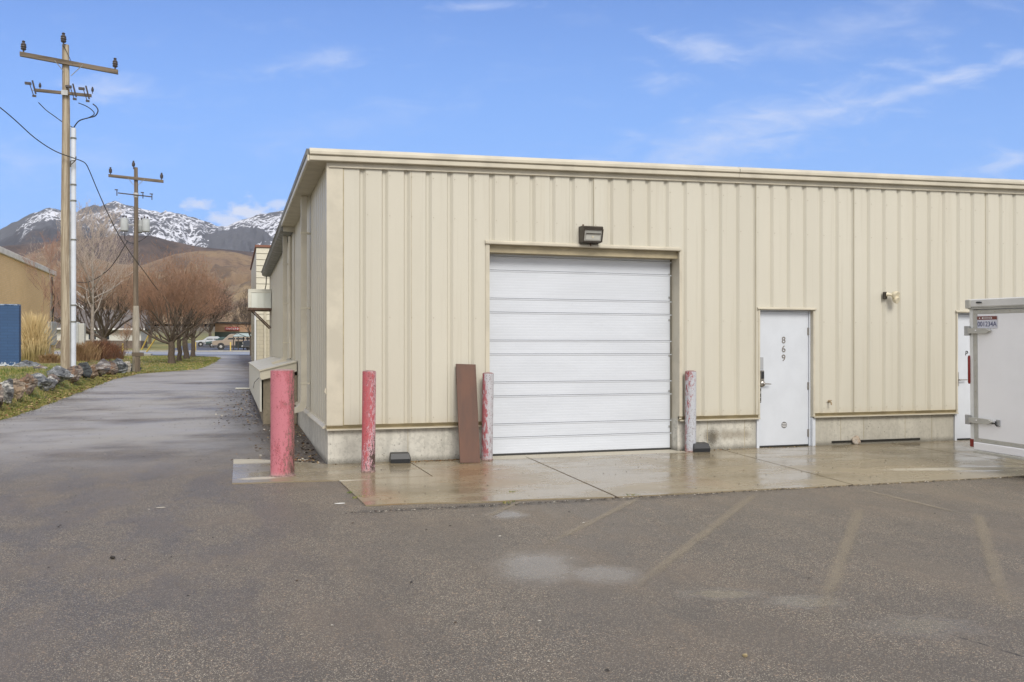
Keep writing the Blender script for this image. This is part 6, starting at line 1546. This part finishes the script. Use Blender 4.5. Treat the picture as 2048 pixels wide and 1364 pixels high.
c = h.mix(snow, bare, (.62, .64, .70)); c = h.mix(h.m('MULTIPLY', tree_m, .92), c, (.050, .054, .066))
h.link(c, b.inputs['Base Color']); b.inputs['Roughness'].default_value = .95
h.link(h.bump(h.noise(P, 1 / 90, 4, .6), .45, 25), b.inputs['Normal'])
def hill_mat(name, a, b_, c2, sc, thr=(.45, .62)):
    m_ = bpy.data.materials.new(name); m_.use_nodes = True; h = N(m_.node_tree); b = m_.node_tree.nodes['Principled BSDF']
    P = h.n('ShaderNodeNewGeometry').outputs['Position']; n1 = h.noise(P, sc, 5, .55); n2 = h.noise(P, sc * 6, 5, .65); n3 = h.noise(P, sc * 30, 4, .7)
    c = h.mix(h.ramp(n1, *thr), a, b_); c = h.mix(h.m('MULTIPLY', h.ramp(h.noise(h.mapping(P, (1, .4, 1.6), rot=(0, 0, R(18))), sc * 2.6, 6, .6, .6), .50, .60), .75), c, c2); c = h.mix(h.m('MULTIPLY', h.ramp(n2, .50, .66), .6), c, c2); c = h.mix(h.m('MULTIPLY', h.ramp(n3, .55, .7), .45), c, tuple(v * .5 for v in c2))  # stretched dark mask: gully brush, plus shade of the folds put into the colour
    h.link(c, b.inputs['Base Color']); b.inputs['Roughness'].default_value = .95; h.link(h.bump(n2, .6, 8), b.inputs['Normal']); return m_
prof_m = [(-700, 600), (-300, 520), (-120, 490), (0, 458), (30, 442), (60, 428), (80, 420), (100, 415), (125, 420), (150, 424), (170, 414), (187, 409), (200, 413), (215, 406), (232, 401), (250, 408), (275, 416), (300, 421), (320, 424), (340, 425), (355, 426), (372, 431), (400, 438),
          (420, 446), (438, 452), (455, 450), (480, 440), (500, 434), (520, 427), (545, 424), (563, 421), (600, 412), (700, 420), (900, 440), (1200, 470), (1600, 520), (2400, 600)]
range_mesh('mountains', prof_m, 4300, 7600, 10500, 620, 110, 85, 900, mm, z0=60, pw=1.15, seed=3.3, fine=12, gully=190, u0=-.85, u1=.35)
hb1 = hill_mat('dark_brown_hill', (.115, .080, .062), (.080, .058, .050), (.045, .036, .034), 1 / 500)
prof_b = [(-600, 560), (-200, 510), (0, 492), (60, 486), (130, 480), (200, 474), (260, 470), (300, 471), (340, 482), (400, 494), (450, 498), (500, 503), (560, 505), (800, 520), (1500, 580)]
range_mesh('brown_hills', prof_b, 2900, 4200, 5200, 260, 60, 60, 700, hb1, z0=60, pw=.9, seed=7.7, gully=150, u0=-.85, u1=.35)
hb2 = hill_mat('tan_hill', (.235, .165, .098), (.20, .135, .085), (.105, .072, .052), 1 / 260, (.40, .6))
prof_t = [(-600, 600), (-200, 560), (0, 528), (60, 505), (95, 490), (130, 478), (150, 492), (180, 512), (230, 528), (280, 532), (310, 522), (350, 508), (400, 501), (440, 500), (470, 504), (512, 514), (600, 530), (1500, 620)]
range_mesh('tan_hills', prof_t, 1500, 2600, 3300, 260, 60, 34, 420, hb2, z0=40, pw=.85, seed=1.9, gully=95, u0=-.85, u1=.35)
hb3 = hill_mat('straw_hill', (.27, .20, .115), (.22, .155, .09), (.12, .085, .055), 1 / 150, (.40, .6))
prof_s = [(-600, 640), (0, 590), (100, 572), (200, 556), (280, 540), (330, 548), (400, 560), (450, 575), (520, 560), (600, 565), (1500, 640)]
range_mesh('straw_hills', prof_s, 700, 1500, 2000, 220, 50, 16, 240, hb3, z0=22, pw=.8, seed=4.1, gully=34, u0=-.85, u1=.35)

# ================================================================ one object per loose piece
def split_loose(o):
    me = o.data; par = list(range(len(me.vertices)))
    def find(i):
        while par[i] != i: par[i] = par[par[i]]; i = par[i]
        return i
    for e in me.edges: par[find(e.vertices[0])] = find(e.vertices[1])
    groups = {}
    for p in me.polygons: groups.setdefault(find(p.vertices[0]), []).append(p)
    if len(groups) < 2: return
    for polys in list(groups.values())[1:]:
        vm = {}; vs = []; fs = []
        for p in polys:
            f = []
            for v in p.vertices:
                if v not in vm: vm[v] = len(vs); vs.append(me.vertices[v].co[:])
                f.append(vm[v])
            fs.append(f)
        m2 = bpy.data.meshes.new(me.name); m2.from_pydata(vs, [], fs)
        for mt in me.materials: m2.materials.append(mt)
        n = o.copy(); n.data = m2; COL.objects.link(n)
    import bmesh
    keep = {v for p in list(groups.values())[0] for v in p.vertices}
    bm = bmesh.new(); bm.from_mesh(me); bm.verts.ensure_lookup_table()
    bmesh.ops.delete(bm, geom=[v for v in bm.verts if v.index not in keep], context='VERTS'); bm.to_mesh(me); bm.free()
SPLIT = {'foundation', 'foundation_joint', 'door_trim', 'drip_edge', 'panel_seam', 'door_frame', 'rear_frame', 'section_seam', 'roller_bracket', 'wall_frame', 'rain_gutter', 'conduit',
         'conduit_stub', 'plate_sticker', 'bushing', 'downspout_strap', 'door_gasket', 'lens_frame', 'slab_joint', 'pavement', 'concrete_apron', 'sticker_print'}
for o in list(bpy.data.objects):
    if o.type == 'MESH' and o.name.split('.')[0] in SPLIT: split_loose(o)

# ================================================================ haze
hzm = bpy.data.materials.new('haze_air'); hzm.use_nodes = True; t = hzm.node_tree; t.nodes.clear()
vo_ = t.nodes.new('ShaderNodeVolumePrincipled'); vo_.inputs['Density'].default_value = 2.0e-5; vo_.inputs['Color'].default_value = (.80, .86, 1.0, 1); vo_.inputs['Anisotropy'].default_value = .2
mo = t.nodes.new('ShaderNodeOutputMaterial'); t.links.new(vo_.outputs[0], mo.inputs['Volume'])
mb = MB(); mb.box(-13000, 13000, -300, 13000, -4, 1700); tag(mb.build('haze', hzm), kind='stuff')
